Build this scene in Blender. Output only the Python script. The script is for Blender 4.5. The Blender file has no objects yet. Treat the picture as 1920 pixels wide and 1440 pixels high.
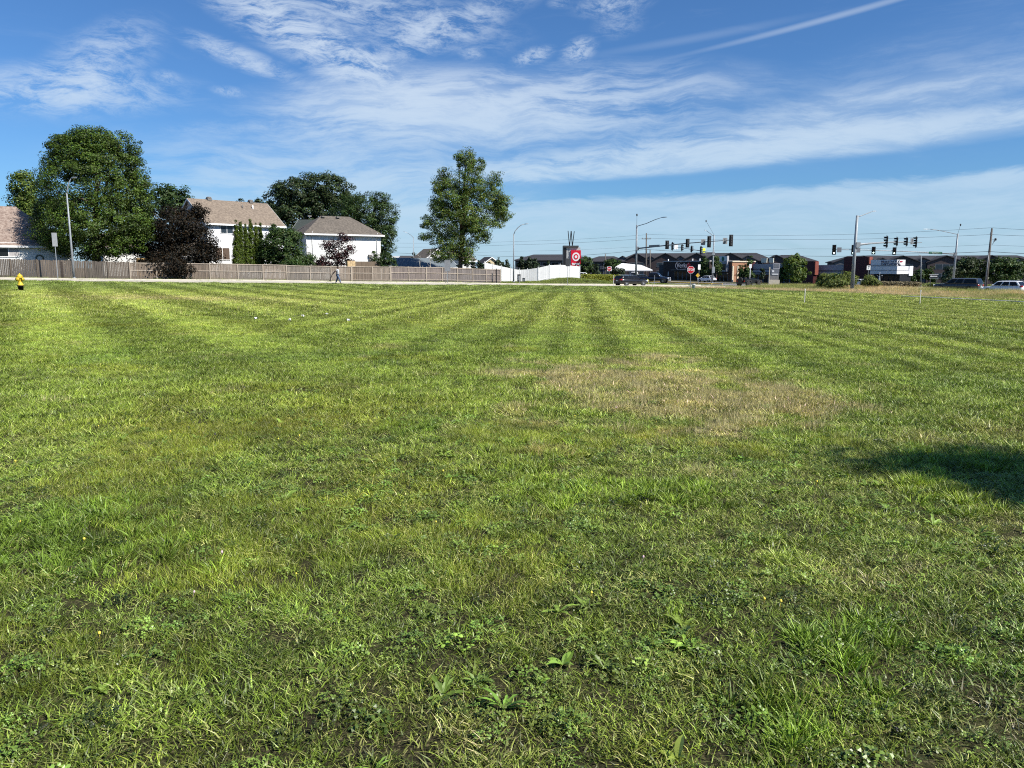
import bpy, bmesh, math, random
import numpy as np
from mathutils import Vector, Matrix, Euler
R = math.radians
random.seed(7); rng = np.random.default_rng(11)
SC = bpy.context.scene
COL = SC.collection

# ------------------------------------------------------------------ camera
F = 1440.0; HOR = 503.0; EYE = 1.65
PITCH = math.atan((720 - HOR) / F)
cam_d = bpy.data.cameras.new('camera'); cam = bpy.data.objects.new('camera', cam_d); COL.objects.link(cam)
cam.location = (0, 0, EYE); cam.rotation_euler = (math.pi / 2 - PITCH, 0, 0)
cam_d.sensor_width = 36; cam_d.lens = 27; cam_d.clip_start = 0.05; cam_d.clip_end = 12000
SC.camera = cam

# ------------------------------------------------------------------ light
SUN_EL = R(44); SUN_AZ = R(121)          # azimuth from +Y towards +X
SUNV = Vector((math.sin(SUN_AZ) * math.cos(SUN_EL), math.cos(SUN_AZ) * math.cos(SUN_EL), math.sin(SUN_EL)))
sl = bpy.data.lights.new('sun', 'SUN'); sl.energy = 5.0; sl.angle = R(0.53); sl.color = (1.0, 0.95, 0.86)
so = bpy.data.objects.new('sun', sl); COL.objects.link(so); so.location = (20, -20, 60)
so.rotation_euler = SUNV.to_track_quat('Z', 'Y').to_euler()
SC.view_settings.view_transform = 'Standard'; SC.view_settings.look = 'None'
SC.view_settings.gamma = 1; SC.view_settings.exposure = 0.5; SC.view_settings.use_curve_mapping = False
SC.cycles.use_denoising = False; SC.cycles.filter_width = 1.1
SC.cycles.max_bounces = 4; SC.cycles.diffuse_bounces = 2; SC.cycles.glossy_bounces = 2
SC.cycles.use_adaptive_sampling = True; SC.cycles.adaptive_threshold = 0.015
SC.cycles.transmission_bounces = 3; SC.cycles.transparent_max_bounces = 6
SC.cycles.caustics_reflective = False; SC.cycles.caustics_refractive = False

class NT:
    """small node-tree helper"""
    def __init__(s, tree): s.t = tree; s.n = tree.nodes; s.l = tree.links
    def node(s, typ, **kw):
        n = s.n.new(typ)
        for k, v in kw.items(): setattr(n, k, v)
        return n
    def link(s, a, b): s.l.new(a, b)
    def put(s, sock, v):
        if isinstance(v, (int, float)): sock.default_value = v
        elif isinstance(v, (tuple, list)): sock.default_value = tuple(v)
        else: s.l.new(v, sock)
    def math(s, op, a, b=0.0, c=0.0, clamp=False):
        n = s.n.new('ShaderNodeMath'); n.operation = op; n.use_clamp = clamp
        s.put(n.inputs[0], a); s.put(n.inputs[1], b)
        if op in ('MULTIPLY_ADD', 'SMOOTH_MIN', 'COMPARE'): s.put(n.inputs[2], c)
        return n.outputs[0]
    def smooth(s, v, a, b, lo=0.0, hi=1.0):
        n = s.n.new('ShaderNodeMapRange'); n.interpolation_type = 'SMOOTHSTEP'
        s.put(n.inputs['Value'], v); n.inputs['From Min'].default_value = a; n.inputs['From Max'].default_value = b
        n.inputs['To Min'].default_value = lo; n.inputs['To Max'].default_value = hi
        return n.outputs[0]
    def noise(s, vec, scale, detail=4, rough=0.55, dist=0.0, out='Fac'):
        n = s.n.new('ShaderNodeTexNoise'); n.inputs['Scale'].default_value = scale
        n.inputs['Detail'].default_value = detail; n.inputs['Roughness'].default_value = rough
        n.inputs['Distortion'].default_value = dist
        if vec is not None: s.l.new(vec, n.inputs['Vector'])
        return n.outputs[0] if out == 'Fac' else n.outputs[1]
    def mapping(s, vec, loc=(0, 0, 0), rot=(0, 0, 0), scale=(1, 1, 1)):
        n = s.n.new('ShaderNodeMapping'); n.inputs['Location'].default_value = loc
        n.inputs['Rotation'].default_value = rot; n.inputs['Scale'].default_value = scale
        s.l.new(vec, n.inputs['Vector']); return n.outputs[0]
    def mix(s, fac, a, b, blend='MIX'):
        n = s.n.new('ShaderNodeMix'); n.data_type = 'RGBA'; n.blend_type = blend
        s.put(n.inputs[0], fac)
        for i, v in ((6, a), (7, b)):
            if isinstance(v, (tuple, list)): n.inputs[i].default_value = (*v[:3], 1)
            else: s.l.new(v, n.inputs[i])
        return n.outputs[2]
    def xyz(s, x, y, z=0.0):
        n = s.n.new('ShaderNodeCombineXYZ')
        for i, v in enumerate((x, y, z)): s.put(n.inputs[i], v)
        return n.outputs[0]

# ------------------------------------------------------------------ sky with cirrus
def make_world():
    w = bpy.data.worlds.new('World'); SC.world = w; w.use_nodes = True
    t = NT(w.node_tree); t.n.clear()
    out = t.node('ShaderNodeOutputWorld'); bg = t.node('ShaderNodeBackground'); bg.inputs['Strength'].default_value = 0.07
    sky = t.node('ShaderNodeTexSky', sky_type='NISHITA'); sky.sun_disc = False
    sky.sun_elevation = SUN_EL; sky.sun_rotation = SUN_AZ
    sky.altitude = 250; sky.air_density = 1.0; sky.dust_density = 0.35; sky.ozone_density = 2.2
    tc = t.node('ShaderNodeTexCoord'); d = tc.outputs['Generated']
    sp = t.node('ShaderNodeSeparateXYZ'); t.link(d, sp.inputs[0]); x, y, z = sp.outputs
    az = t.math('MULTIPLY', t.math('ARCTAN2', x, y), 57.2958)
    el = t.math('MULTIPLY', t.math('ARCSINE', z), 57.2958)
    v2 = t.xyz(az, el)
    # tangled fine structure, warped; two stretch directions
    warp = t.node('ShaderNodeVectorMath', operation='MULTIPLY_ADD')
    t.link(t.noise(v2, 0.09, 3, 0.5, out='Color'), warp.inputs[0]); warp.inputs[1].default_value = (7, 4, 0)
    t.link(v2, warp.inputs[2]); wv = warp.outputs[0]
    veil = t.noise(t.mapping(wv, rot=(0, 0, R(-6)), scale=(0.035, 0.24, 1)), 1.0, 5, 0.55)
    fibre = t.noise(t.mapping(wv, rot=(0, 0, R(-10)), scale=(0.17, 0.95, 1)), 1.0, 8, 0.68)
    curl = t.noise(t.mapping(wv, rot=(0, 0, R(24)), scale=(0.36, 1.25, 1)), 1.0, 9, 0.72, 0.3)
    tuft = t.noise(t.mapping(wv, rot=(0, 0, R(20)), scale=(1.1, 2.2, 1)), 1.0, 8, 0.75, 0.3)
    def blob(pa, pe, ra, re, rot, gain):
        m = t.mapping(v2, loc=(0, 0, 0))
        n = t.node('ShaderNodeVectorMath', operation='SUBTRACT'); t.link(m, n.inputs[0]); n.inputs[1].default_value = (pa, pe, 0)
        r = t.mapping(n.outputs[0], rot=(0, 0, R(rot))); r2 = t.mapping(r, scale=(1 / ra, 1 / re, 1))
        le = t.node('ShaderNodeVectorMath', operation='LENGTH'); t.link(r2, le.inputs[0])
        return t.math('MULTIPLY', t.smooth(le.outputs['Value'], 1.0, 0.0), gain)
    def pix(px, py):
        xc = (px - 960) / F; yc = -(py - 720) / F; c_, s_ = math.cos(PITCH), math.sin(PITCH); vy = c_ + yc * s_; vz = -s_ + yc * c_
        return math.degrees(math.atan2(xc, vy)), math.degrees(math.atan2(vz, math.hypot(xc, vy)))
    def B(px, py, rx, ry, rot, g):
        a, e = pix(px, py); return blob(a, e, rx / 25.0, ry / 25.0, rot, g)
    def add(*vs):
        r = vs[0]
        for v in vs[1:]: r = t.math('ADD', r, v)
        return r
    # fibrous sheets
    m_veil = add(B(940, 208, 560, 92, -3, 2.3), B(740, 190, 260, 70, -8, 1.4), B(1480, 274, 900, 36, -3.7, 2.2), B(1150, 318, 460, 20, -3.4, 2.2), B(1250, 285, 520, 34, -4, 1.5), B(1500, 225, 560, 46, -7, 0.9),
                 B(520, 272, 420, 46, -4, 0.45), B(1780, 150, 520, 120, -12, 0.18), B(560, 325, 560, 60, -2, 0.5))
    c_veil = t.math('MULTIPLY', m_veil, t.math('ADD', t.math('MULTIPLY', t.smooth(veil, 0.34, 0.66), 0.55), t.math('MULTIPLY', t.smooth(fibre, 0.38, 0.66), 0.75)))
    # curled wisps upper left / left
    m_curl = add(B(600, 95, 290, 46, 22, 2.2), B(560, 45, 220, 40, 24, 1.7), B(450, 108, 130, 24, 16, 1.8), B(700, 22, 320, 60, 8, 1.3),
                 B(110, 170, 260, 50, -4, 1.4), B(180, 120, 150, 60, -34, 1.2), B(800, 70, 330, 40, -22, 1.1), B(420, 240, 260, 18, -5, 0.3))
    c_curl = t.math('MULTIPLY', m_curl, t.smooth(curl, 0.36, 0.72))
    m_tuft = add(B(1085, 95, 44, 26, -20, 1.5), B(1000, 105, 50, 18, -15, 1.3), B(1150, 8, 90, 26, -5, 0.9), B(885, 100, 30, 16, 0, 0.8),
                 B(1050, 6, 30, 12, 0, 0.8), B(430, 172, 40, 12, 5, 0.8), B(312, 144, 30, 14, 5, 0.7), B(600, 212, 36, 12, 0, 0.6), B(1160, 45, 60, 30, -10, 0.45))
    c_tuft = t.math('MULTIPLY', m_tuft, t.smooth(tuft, 0.34, 0.74))
    m_str = add(B(1570, 30, 330, 7, -9, 0.42), B(1300, 72, 260, 10, -6, 0.14))
    # low milky layer with an upper edge that rises to the right, and generic high veil all round
    edge = t.math('SUBTRACT', t.math('ADD', 4.75, t.math('MULTIPLY', az, 0.037)), el)
    lown = t.math('ADD', edge, t.math('MULTIPLY', t.math('SUBTRACT', fibre, 0.5), 1.3))
    c_low = t.math('MULTIPLY', t.smooth(lown, -0.25, 0.55), t.math('ADD', 0.85, t.math('MULTIPLY', t.smooth(fibre, 0.35, 0.7), 0.9)))
    c_all = t.math('MULTIPLY', t.smooth(t.math('MULTIPLY', veil, fibre), 0.27, 0.5), 0.10)
    c_low = add(c_low, t.math('MULTIPLY', B(620, 405, 470, 150, -5, 1.3), t.math('ADD', 0.35, t.smooth(fibre, 0.35, 0.65))))
    cov = add(c_veil, c_curl, c_tuft, m_str, c_low, c_all)
    cov = t.math('MULTIPLY', t.math('SUBTRACT', 1.0, t.math('POWER', 2.718, t.math('MULTIPLY', cov, -1.15))), 0.86)
    up = t.smooth(el, -3.0, -0.2)
    cov = t.math('MULTIPLY', cov, up)
    tint = t.mix(1.0, sky.outputs[0], (0.51, 0.84, 1.22), 'MULTIPLY')
    cloud = t.mix(t.smooth(el, 0, 16), (5.2, 7.1, 8.8), (6.9, 8.0, 9.4))
    t.link(t.mix(cov, tint, cloud), bg.inputs['Color']); t.link(bg.outputs[0], out.inputs[0])
make_world()

# ------------------------------------------------------------------ pixel -> place helpers
cp, sp_ = math.cos(PITCH), math.sin(PITCH)
def ray(px, py):
    xc = (px - 960) / F; yc = -(py - 720) / F
    return Vector((xc, cp + yc * sp_, -sp_ + yc * cp))
def P(px, py, D):
    """the point seen at pixel px,py that lies at distance D (along Y)"""
    r = ray(px, py); return Vector((0, 0, EYE)) + r * (D / r.y)
def PX(px, D): return (px - 960) / F * D / 1.0113
def zof(py, D): return EYE + (HOR - py) * D / F
def hgt(x, y):
    z = -0.021 * 150 * np.tanh(np.asarray(x) / 150.0) - 0.004 * 400 * np.tanh(np.asarray(y) / 400.0)
    # grassy bank beneath the white fence
    bx, by = 8.5, 122.0
    z = z + 0.78 * np.exp(-(((x - bx) / np.where(np.asarray(x) < bx, 3.8, 8.0)) ** 2 + ((y - by) / 6.5) ** 2))
    # shallow undulation of the field
    z = z + 0.05 * np.sin(np.asarray(x) * 0.21 + 1) * np.sin(np.asarray(y) * 0.17)
    return z
def H(x, y): return float(hgt(x, y))
def G(px, D, dz=0.0):
    x = PX(px, D); return Vector((x, D, H(x, D) + dz))
SD = Vector((0.84, 0.5426, 0)); ND = Vector((0.5426, -0.84, 0))    # street direction, and towards the camera across it
SANG = math.atan2(SD.y, SD.x); NANG = math.atan2(ND.y, ND.x)
def along(p, d, px):
    """length along d from p until pixel column px"""
    k = (px - 960) / F / 1.0113
    return (k * p.y - p.x) / (d.x - k * d.y)

# ------------------------------------------------------------------ object helpers
def tag(o, label=None, cat=None, group=None, kind=None):
    for k, v in (('label', label), ('category', cat), ('group', group), ('kind', kind)):
        if v: o[k] = v
    return o
def thing(name, loc, rz, label, cat, group=None):
    o = bpy.data.objects.new(name, None); COL.objects.link(o); o.empty_display_size = 0.2
    o.location = loc; o.rotation_euler = (0, 0, rz); return tag(o, label, cat, group)
def link_obj(name, me, parent=None, mats=()):
    for m in mats: me.materials.append(m)
    o = bpy.data.objects.new(name, me); COL.objects.link(o)
    if parent is not None: o.parent = parent
    return o
def copy_tree(o, parent=None):
    c = o.copy(); COL.objects.link(c)
    if parent is not None: c.parent = parent
    for ch in o.children: copy_tree(ch, c)
    return c

class MB:
    def __init__(s): s.v = []; s.f = []; s.mi = []; s.sm = []
    def add(s, vs, fs, mi=0, smooth=False):
        b = len(s.v); s.v += [tuple(v) for v in vs]
        for f in fs: s.f.append(tuple(b + i for i in f)); s.mi.append(mi); s.sm.append(smooth)
        return s
    def box(s, c, d, rz=0, mi=0, M=None):
        hx, hy, hz = d[0] / 2, d[1] / 2, d[2] / 2
        vs = [Vector((x, y, z)) for z in (-hz, hz) for x, y in ((-hx, -hy), (hx, -hy), (hx, hy), (-hx, hy))]
        if rz: q = Matrix.Rotation(rz, 3, 'Z'); vs = [q @ v for v in vs]
        vs = [v + Vector(c) for v in vs]
        if M: vs = [M @ v for v in vs]
        return s.add(vs, [(3, 2, 1, 0), (4, 5, 6, 7), (0, 1, 5, 4), (1, 2, 6, 5), (2, 3, 7, 6), (3, 0, 4, 7)], mi)
    def box2(s, a, b, mi=0): return s.box([(a[i] + b[i]) / 2 for i in range(3)], [abs(b[i] - a[i]) for i in range(3)], 0, mi)
    def quad(s, *vs, mi=0): return s.add(vs, [tuple(range(len(vs)))], mi)
    def prism(s, poly, axis, a, b, mi=0):
        """poly of 2-tuples extruded along axis ('x','y','z') from a to b"""
        def p3(p, t): return {'x': (t, p[0], p[1]), 'y': (p[0], t, p[1]), 'z': (p[0], p[1], t)}[axis]
        n = len(poly); vs = [p3(p, a) for p in poly] + [p3(p, b) for p in poly]
        fs = [tuple(range(n))[::-1], tuple(range(n, 2 * n))] + [(i, (i + 1) % n, n + (i + 1) % n, n + i) for i in range(n)]
        return s.add(vs, fs, mi)
    def tube(s, pts, rad, n=8, mi=0, cap=True, smooth=True):
        pts = [Vector(p) for p in pts]; rad = rad if isinstance(rad, (list, tuple)) else [rad] * len(pts)
        vs = []; fs = []; ref = None
        for i, p in enumerate(pts):
            t = (pts[min(i + 1, len(pts) - 1)] - pts[max(i - 1, 0)]).normalized()
            if ref is None: ref = Vector((1, 0, 0)) if abs(t.x) < 0.9 else Vector((0, 1, 0))
            u = (ref - t * ref.dot(t)).normalized(); w = t.cross(u); ref = u
            vs += [p + (u * math.cos(2 * math.pi * k / n) + w * math.sin(2 * math.pi * k / n)) * rad[i] for k in range(n)]
        for i in range(len(pts) - 1):
            for k in range(n): fs.append((i * n + k, i * n + (k + 1) % n, (i + 1) * n + (k + 1) % n, (i + 1) * n + k))
        s.add(vs, fs, mi, smooth)
        if cap:
            b = len(s.v) - len(vs)
            s.f.append(tuple(b + k for k in range(n))[::-1]); s.f.append(tuple(b + (len(pts) - 1) * n + k for k in range(n)))
            s.mi += [mi, mi]; s.sm += [False, False]
        return s
    def lathe(s, prof, n=16, mi=0, c=(0, 0, 0), M=None, smooth=True):
        vs = []; fs = []
        for r, z in prof:
            vs += [Vector((c[0] + r * math.cos(2 * math.pi * k / n), c[1] + r * math.sin(2 * math.pi * k / n), c[2] + z)) for k in range(n)]
        if M: vs = [M @ v for v in vs]
        for i in range(len(prof) - 1):
            for k in range(n): fs.append((i * n + k, i * n + (k + 1) % n, (i + 1) * n + (k + 1) % n, (i + 1) * n + k))
        fs.append(tuple(range(n))[::-1]); fs.append(tuple((len(prof) - 1) * n + k for k in range(n)))
        return s.add(vs, fs, mi, smooth)
    def loft(s, rings, mi=0, smooth=False):
        n = len(rings[0]); vs = [p for r in rings for p in r]; fs = []
        for i in range(len(rings) - 1):
            for k in range(n): fs.append((i * n + k, i * n + (k + 1) % n, (i + 1) * n + (k + 1) % n, (i + 1) * n + k))
        fs.append(tuple(range(n))[::-1]); fs.append(tuple((len(rings) - 1) * n + k for k in range(n)))
        return s.add(vs, fs, mi, smooth)
    def build(s, name, mats, parent=None, bevel=0.0, uv=False):
        me = bpy.data.meshes.new(name); me.from_pydata(s.v, [], s.f)
        me.polygons.foreach_set('material_index', s.mi); me.polygons.foreach_set('use_smooth', s.sm)
        bm = bmesh.new(); bm.from_mesh(me); bmesh.ops.recalc_face_normals(bm, faces=bm.faces)
        if bevel: bmesh.ops.bevel(bm, geom=list(bm.edges), offset=bevel, segments=1, affect='EDGES')
        if uv:
            lay = bm.loops.layers.uv.new('UVMap')
            for f in bm.faces:
                n = f.normal; u = Vector((-n.y, n.x, 0)); u = u.normalized() if u.length > 1e-4 else Vector((1, 0, 0)); w = n.cross(u)
                for lp in f.loops: lp[lay].uv = (lp.vert.co.dot(u), lp.vert.co.dot(w))
        bm.to_mesh(me); bm.free(); me.update()
        return link_obj(name, me, parent, mats if isinstance(mats, (list, tuple)) else [mats])
def lettering(name, txt, size, m, parent, M, ext=0.02, align='CENTER', bold=0.0):
    cu = bpy.data.curves.new('lettering', 'FONT'); cu.body = txt; cu.size = size; cu.extrude = ext; cu.offset = bold
    cu.align_x = align; cu.align_y = 'CENTER'; cu.resolution_u = 3
    ob = bpy.data.objects.new('lettering', cu); COL.objects.link(ob)
    me = bpy.data.meshes.new_from_object(ob.evaluated_get(bpy.context.evaluated_depsgraph_get()))
    bpy.data.objects.remove(ob); me.transform(M); me.materials.clear()
    return link_obj(name, me, parent, [m])
# text faces +Y local-negative: stands upright in XZ, read from -Y
UPRIGHT = Matrix.Rotation(math.pi / 2, 4, 'X')

# ------------------------------------------------------------------ materials
MATS = {}
def pm(name, col, rough=0.65, var=0.18, scale=6.0, bump=0.0, bscale=60.0, metal=0.0, spec=0.4, col2=None, stretch=(1, 1, 1), emit=None):
    if name in MATS: return MATS[name]
    m = bpy.data.materials.new(name); m.use_nodes = True; t = NT(m.node_tree); b = t.n['Principled BSDF']
    tc = t.node('ShaderNodeTexCoord'); o = t.mapping(tc.outputs['Object'], scale=stretch)
    n = t.noise(o, scale, 6, 0.6); n2 = t.noise(o, scale * 9, 3, 0.6)
    f = t.math('ADD', t.math('MULTIPLY', n, 0.65), t.math('MULTIPLY', n2, 0.35))
    lo = tuple(c * (1 - var * 1.6) for c in col); hi = tuple(min(1, c * (1 + var * 1.6)) for c in (col2 or col))
    t.link(t.mix(t.smooth(f, 0.28, 0.72), lo, hi), b.inputs['Base Color'])
    b.inputs['Roughness'].default_value = rough; b.inputs['Metallic'].default_value = metal
    b.inputs['Specular IOR Level'].default_value = spec
    if bump:
        bn = t.node('ShaderNodeBump'); bn.inputs['Strength'].default_value = bump; bn.inputs['Distance'].default_value = 0.02
        t.link(t.noise(o, bscale, 4), bn.inputs['Height']); t.link(bn.outputs[0], b.inputs['Normal'])
    if emit: b.inputs['Emission Color'].default_value = (*emit[:3], 1); b.inputs['Emission Strength'].default_value = emit[3]
    MATS[name] = m; return m
def siding(name, col, course=0.2, vert=False, var=0.05):
    """lapped boards: each course is proud at its lower edge"""
    m = bpy.data.materials.new(name); m.use_nodes = True; t = NT(m.node_tree); b = t.n['Principled BSDF']
    tc = t.node('ShaderNodeTexCoord'); s = t.node('ShaderNodeSeparateXYZ'); t.link(tc.outputs['Object'], s.inputs[0])
    c = t.math('ADD', s.outputs[0], s.outputs[1]) if vert else s.outputs[2]
    fr = t.math('FRACT', t.math('DIVIDE', c, course))
    bn = t.node('ShaderNodeBump'); bn.inputs['Strength'].default_value = 0.7; bn.inputs['Distance'].default_value = 0.02
    t.link(t.math('SUBTRACT', 1.0, fr), bn.inputs['Height']); t.link(bn.outputs[0], b.inputs['Normal'])
    n = t.noise(t.mapping(tc.outputs['Object'], scale=(0.4, 0.4, 3)), 2.0, 5)
    t.link(t.mix(n, tuple(x * (1 - var) for x in col), tuple(min(1, x * (1 + var)) for x in col)), b.inputs['Base Color'])
    b.inputs['Roughness'].default_value = 0.55; return m
def shingle(name, cols, sx=0.33, sz=0.14):
    """asphalt shingle courses in mixed tones with course edges as relief"""
    m = bpy.data.materials.new(name); m.use_nodes = True; t = NT(m.node_tree); b = t.n['Principled BSDF']
    tc = t.node('ShaderNodeTexCoord'); br = t.node('ShaderNodeTexBrick')
    u = t.node('ShaderNodeUVMap') ; u.uv_map = 'UVMap'
    t.link(u.outputs[0], br.inputs['Vector']); br.inputs['Scale'].default_value = 1.0
    br.inputs['Brick Width'].default_value = sx; br.inputs['Row Height'].default_value = sz
    br.inputs['Mortar Size'].default_value = 0.012; br.inputs['Bias'].default_value = 0.0
    br.inputs['Color1'].default_value = (*cols[0], 1); br.inputs['Color2'].default_value = (*cols[1], 1); br.inputs['Mortar'].default_value = (*[c * 0.6 for c in cols[0]], 1)
    n = t.noise(u.outputs[0], 3.2, 5, 0.7); n2 = t.noise(u.outputs[0], 0.7, 4, 0.6)
    c = t.mix(t.smooth(n, 0.4, 0.62), br.outputs['Color'], cols[2]); c = t.mix(t.math('MULTIPLY', t.smooth(n2, 0.35, 0.7), 0.35), c, cols[3])
    t.link(c, b.inputs['Base Color']); b.inputs['Roughness'].default_value = 0.9; b.inputs['Specular IOR Level'].default_value = 0.2
    bn = t.node('ShaderNodeBump'); bn.inputs['Strength'].default_value = 0.5; bn.inputs['Distance'].default_value = 0.01
    t.link(br.outputs['Fac'], bn.inputs['Height']); bn.invert = True; t.link(bn.outputs[0], b.inputs['Normal']); return m
def brickwork(name, c1, c2, mortar, w=0.24, h=0.08):
    m = bpy.data.materials.new(name); m.use_nodes = True; t = NT(m.node_tree); b = t.n['Principled BSDF']
    tc = t.node('ShaderNodeTexCoord'); s = t.node('ShaderNodeSeparateXYZ'); t.link(tc.outputs['Object'], s.inputs[0])
    v = t.xyz(t.math('ADD', s.outputs[0], s.outputs[1]), s.outputs[2]); br = t.node('ShaderNodeTexBrick'); t.link(v, br.inputs['Vector'])
    br.inputs['Scale'].default_value = 1; br.inputs['Brick Width'].default_value = w; br.inputs['Row Height'].default_value = h; br.inputs['Mortar Size'].default_value = 0.008
    for k, c in (('Color1', c1), ('Color2', c2), ('Mortar', mortar)): br.inputs[k].default_value = (*c, 1)
    n = t.noise(tc.outputs['Object'], 1.2, 5); t.link(t.mix(t.math('MULTIPLY', n, 0.35), br.outputs['Color'], c2), b.inputs['Base Color'])
    b.inputs['Roughness'].default_value = 0.85; return m
def leaf_mat(name, col, trans=0.35, rough=0.5, attr='shade', spec=0.35, inst=False):
    """leaf or blade: diffuse + light passing through, tinted per leaf"""
    m = bpy.data.materials.new(name); m.use_nodes = True; t = NT(m.node_tree); t.n.clear()
    out = t.node('ShaderNodeOutputMaterial'); b = t.node('ShaderNodeBsdfPrincipled'); tr = t.node('ShaderNodeBsdfTranslucent')
    a = t.node('ShaderNodeAttribute'); a.attribute_name = attr; base = a.outputs['Color']
    if inst:
        i = t.node('ShaderNodeAttribute'); i.attribute_type = 'INSTANCER'; i.attribute_name = 'tint'
        base = t.mix(1.0, base, i.outputs['Color'], 'MULTIPLY')
    c = t.mix(1.0, base, col, 'MULTIPLY')
    t.link(c, b.inputs['Base Color']); b.inputs['Roughness'].default_value = rough; b.inputs['Specular IOR Level'].default_value = spec
    t.link(t.mix(1.0, c, (1.15, 1.2, 0.55), 'MULTIPLY'), tr.inputs['Color'])
    mx = t.node('ShaderNodeMixShader'); mx.inputs[0].default_value = trans
    t.link(b.outputs[0], mx.inputs[1]); t.link(tr.outputs[0], mx.inputs[2]); t.link(mx.outputs[0], out.inputs['Surface'])
    return m
def glassy(name, col=(0.02, 0.025, 0.03), rough=0.06):
    m = pm(name, col, rough, 0.1, 2.0, spec=0.25); return m
WHITE = pm('white_paint', (0.78, 0.78, 0.77), 0.5, 0.03, 3)
VINYL = pm('white_vinyl', (0.72, 0.72, 0.71), 0.4, 0.05, 1.2)
GALV = pm('galvanised_steel', (0.24, 0.26, 0.28), 0.5, 0.15, 4, metal=0.3)
PALEGALV = pm('pale_galvanised_steel', (0.29, 0.315, 0.335), 0.55, 0.1, 3, metal=0.2)
BLACK = pm('black_plastic', (0.012, 0.012, 0.014), 0.45, 0.2, 6)
DARKM = pm('dark_metal', (0.05, 0.052, 0.056), 0.5, 0.2, 6)
SIGNBACK = pm('sign_back_aluminium', (0.26, 0.27, 0.28), 0.5, 0.12, 5, metal=0.3)
GLASS = glassy('window_glass', (0.012, 0.014, 0.016)); GLASSB = glassy('blue_window_glass', (0.03, 0.045, 0.06))
RUBBER = pm('tyre_rubber', (0.018, 0.018, 0.018), 0.8, 0.2, 8)
ALLOY = pm('alloy_rim', (0.55, 0.56, 0.57), 0.35, 0.08, 5, metal=0.6)
CONC = pm('pale_concrete', (0.52, 0.48, 0.40), 0.9, 0.10, 0.35, bump=0.2, bscale=12)
ASPH = pm('worn_asphalt', (0.20, 0.19, 0.18), 0.92, 0.18, 0.25, bump=0.3, bscale=30)
BARK = pm('bark', (0.10, 0.075, 0.055), 0.95, 0.3, 6, bump=0.8, bscale=14, stretch=(1, 1, 0.25))
# ------------------------------------------------------------------ ground, street, road
A0 = Vector((13, 98, 0)); C0 = A0 - ND * 5 + SD * 47
def so_coords(x, y):
    """t along the street from A0, o across it (away from the camera), q across the main road"""
    dx, dy = x - A0.x, y - A0.y
    t = dx * SD.x + dy * SD.y; o = -(dx * ND.x + dy * ND.y)
    q = (x - C0.x) * SD.x + (y - C0.y) * SD.y
    return t, o, q
def make_ground():
    na = 720; rs = [0.0] + list(np.geomspace(0.6, 6000, 150)); vs = [(0, 0, H(0, 0))]; fs = []
    ang = np.linspace(0, 2 * np.pi, na, endpoint=False)
    for r in rs[1:]:
        x = r * np.sin(ang); y = r * np.cos(ang); z = hgt(x, y)
        vs += list(zip(x.tolist(), y.tolist(), z.tolist()))
    for k in range(na): fs.append((0, 1 + (k + 1) % na, 1 + k))
    for i in range(len(rs) - 2):
        b0, b1 = 1 + i * na, 1 + (i + 1) * na
        for k in range(na): fs.append((b0 + k, b0 + (k + 1) % na, b1 + (k + 1) % na, b1 + k))
    me = bpy.data.meshes.new('ground'); me.from_pydata(vs, [], fs); me.polygons.foreach_set('use_smooth', [True] * len(fs))
    m = bpy.data.materials.new('soil_and_turf'); m.use_nodes = True; t = NT(m.node_tree); b = t.n['Principled BSDF']
    g = t.node('ShaderNodeNewGeometry').outputs['Position']
    n1 = t.noise(g, 0.9, 6, 0.6); n2 = t.noise(g, 14, 5, 0.7); n3 = t.noise(g, 70, 3, 0.6); n4 = t.noise(g, 0.12, 4)
    c = t.mix(t.smooth(n2, 0.35, 0.65), (0.014, 0.012, 0.008), (0.036, 0.034, 0.016))
    c = t.mix(t.math('MULTIPLY', t.smooth(n3, 0.5, 0.72), 0.6), c, (0.20, 0.17, 0.09))
    c = t.mix(t.math('MULTIPLY', t.smooth(n1, 0.4, 0.7), 0.35), c, (0.08, 0.09, 0.03))
    c = t.mix(t.math('MULTIPLY', t.smooth(n4, 0.4, 0.7), 0.3), c, (0.12, 0.13, 0.04))
    t.link(c, b.inputs['Base Color']); b.inputs['Roughness'].default_value = 1; b.inputs['Specular IOR Level'].default_value = 0.1
    bn = t.node('ShaderNodeBump'); bn.inputs['Strength'].default_value = 0.8; bn.inputs['Distance'].default_value = 0.03
    t.link(n2, bn.inputs['Height']); t.link(bn.outputs[0], b.inputs['Normal'])
    tag(link_obj('ground', me, None, [m]), kind='structure')
make_ground()
def strip(name, mat, org, d, e, t0, t1, o0, o1, lift, kind='structure', step=2.5, jag=0.0):
    nt = max(2, int(abs(t1 - t0) / step)); no = max(1, int(abs(o1 - o0) / 2.5))
    vs = []; fs = []
    for i in range(nt + 1):
        for j in range(no + 1):
            o = o0 + (o1 - o0) * j / no
            if jag and j in (0, no): o += random.uniform(-jag, jag)
            p = org + d * (t0 + (t1 - t0) * i / nt) + e * o
            vs.append((p.x, p.y, H(p.x, p.y) + lift))
    for i in range(nt):
        for j in range(no):
            a = i * (no + 1) + j; fs.append((a, a + 1, a + no + 2, a + no + 1))
    me = bpy.data.meshes.new(name); me.from_pydata(vs, [], fs)
    o = link_obj(name, me, None, [mat]); o['kind'] = kind; return o
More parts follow.
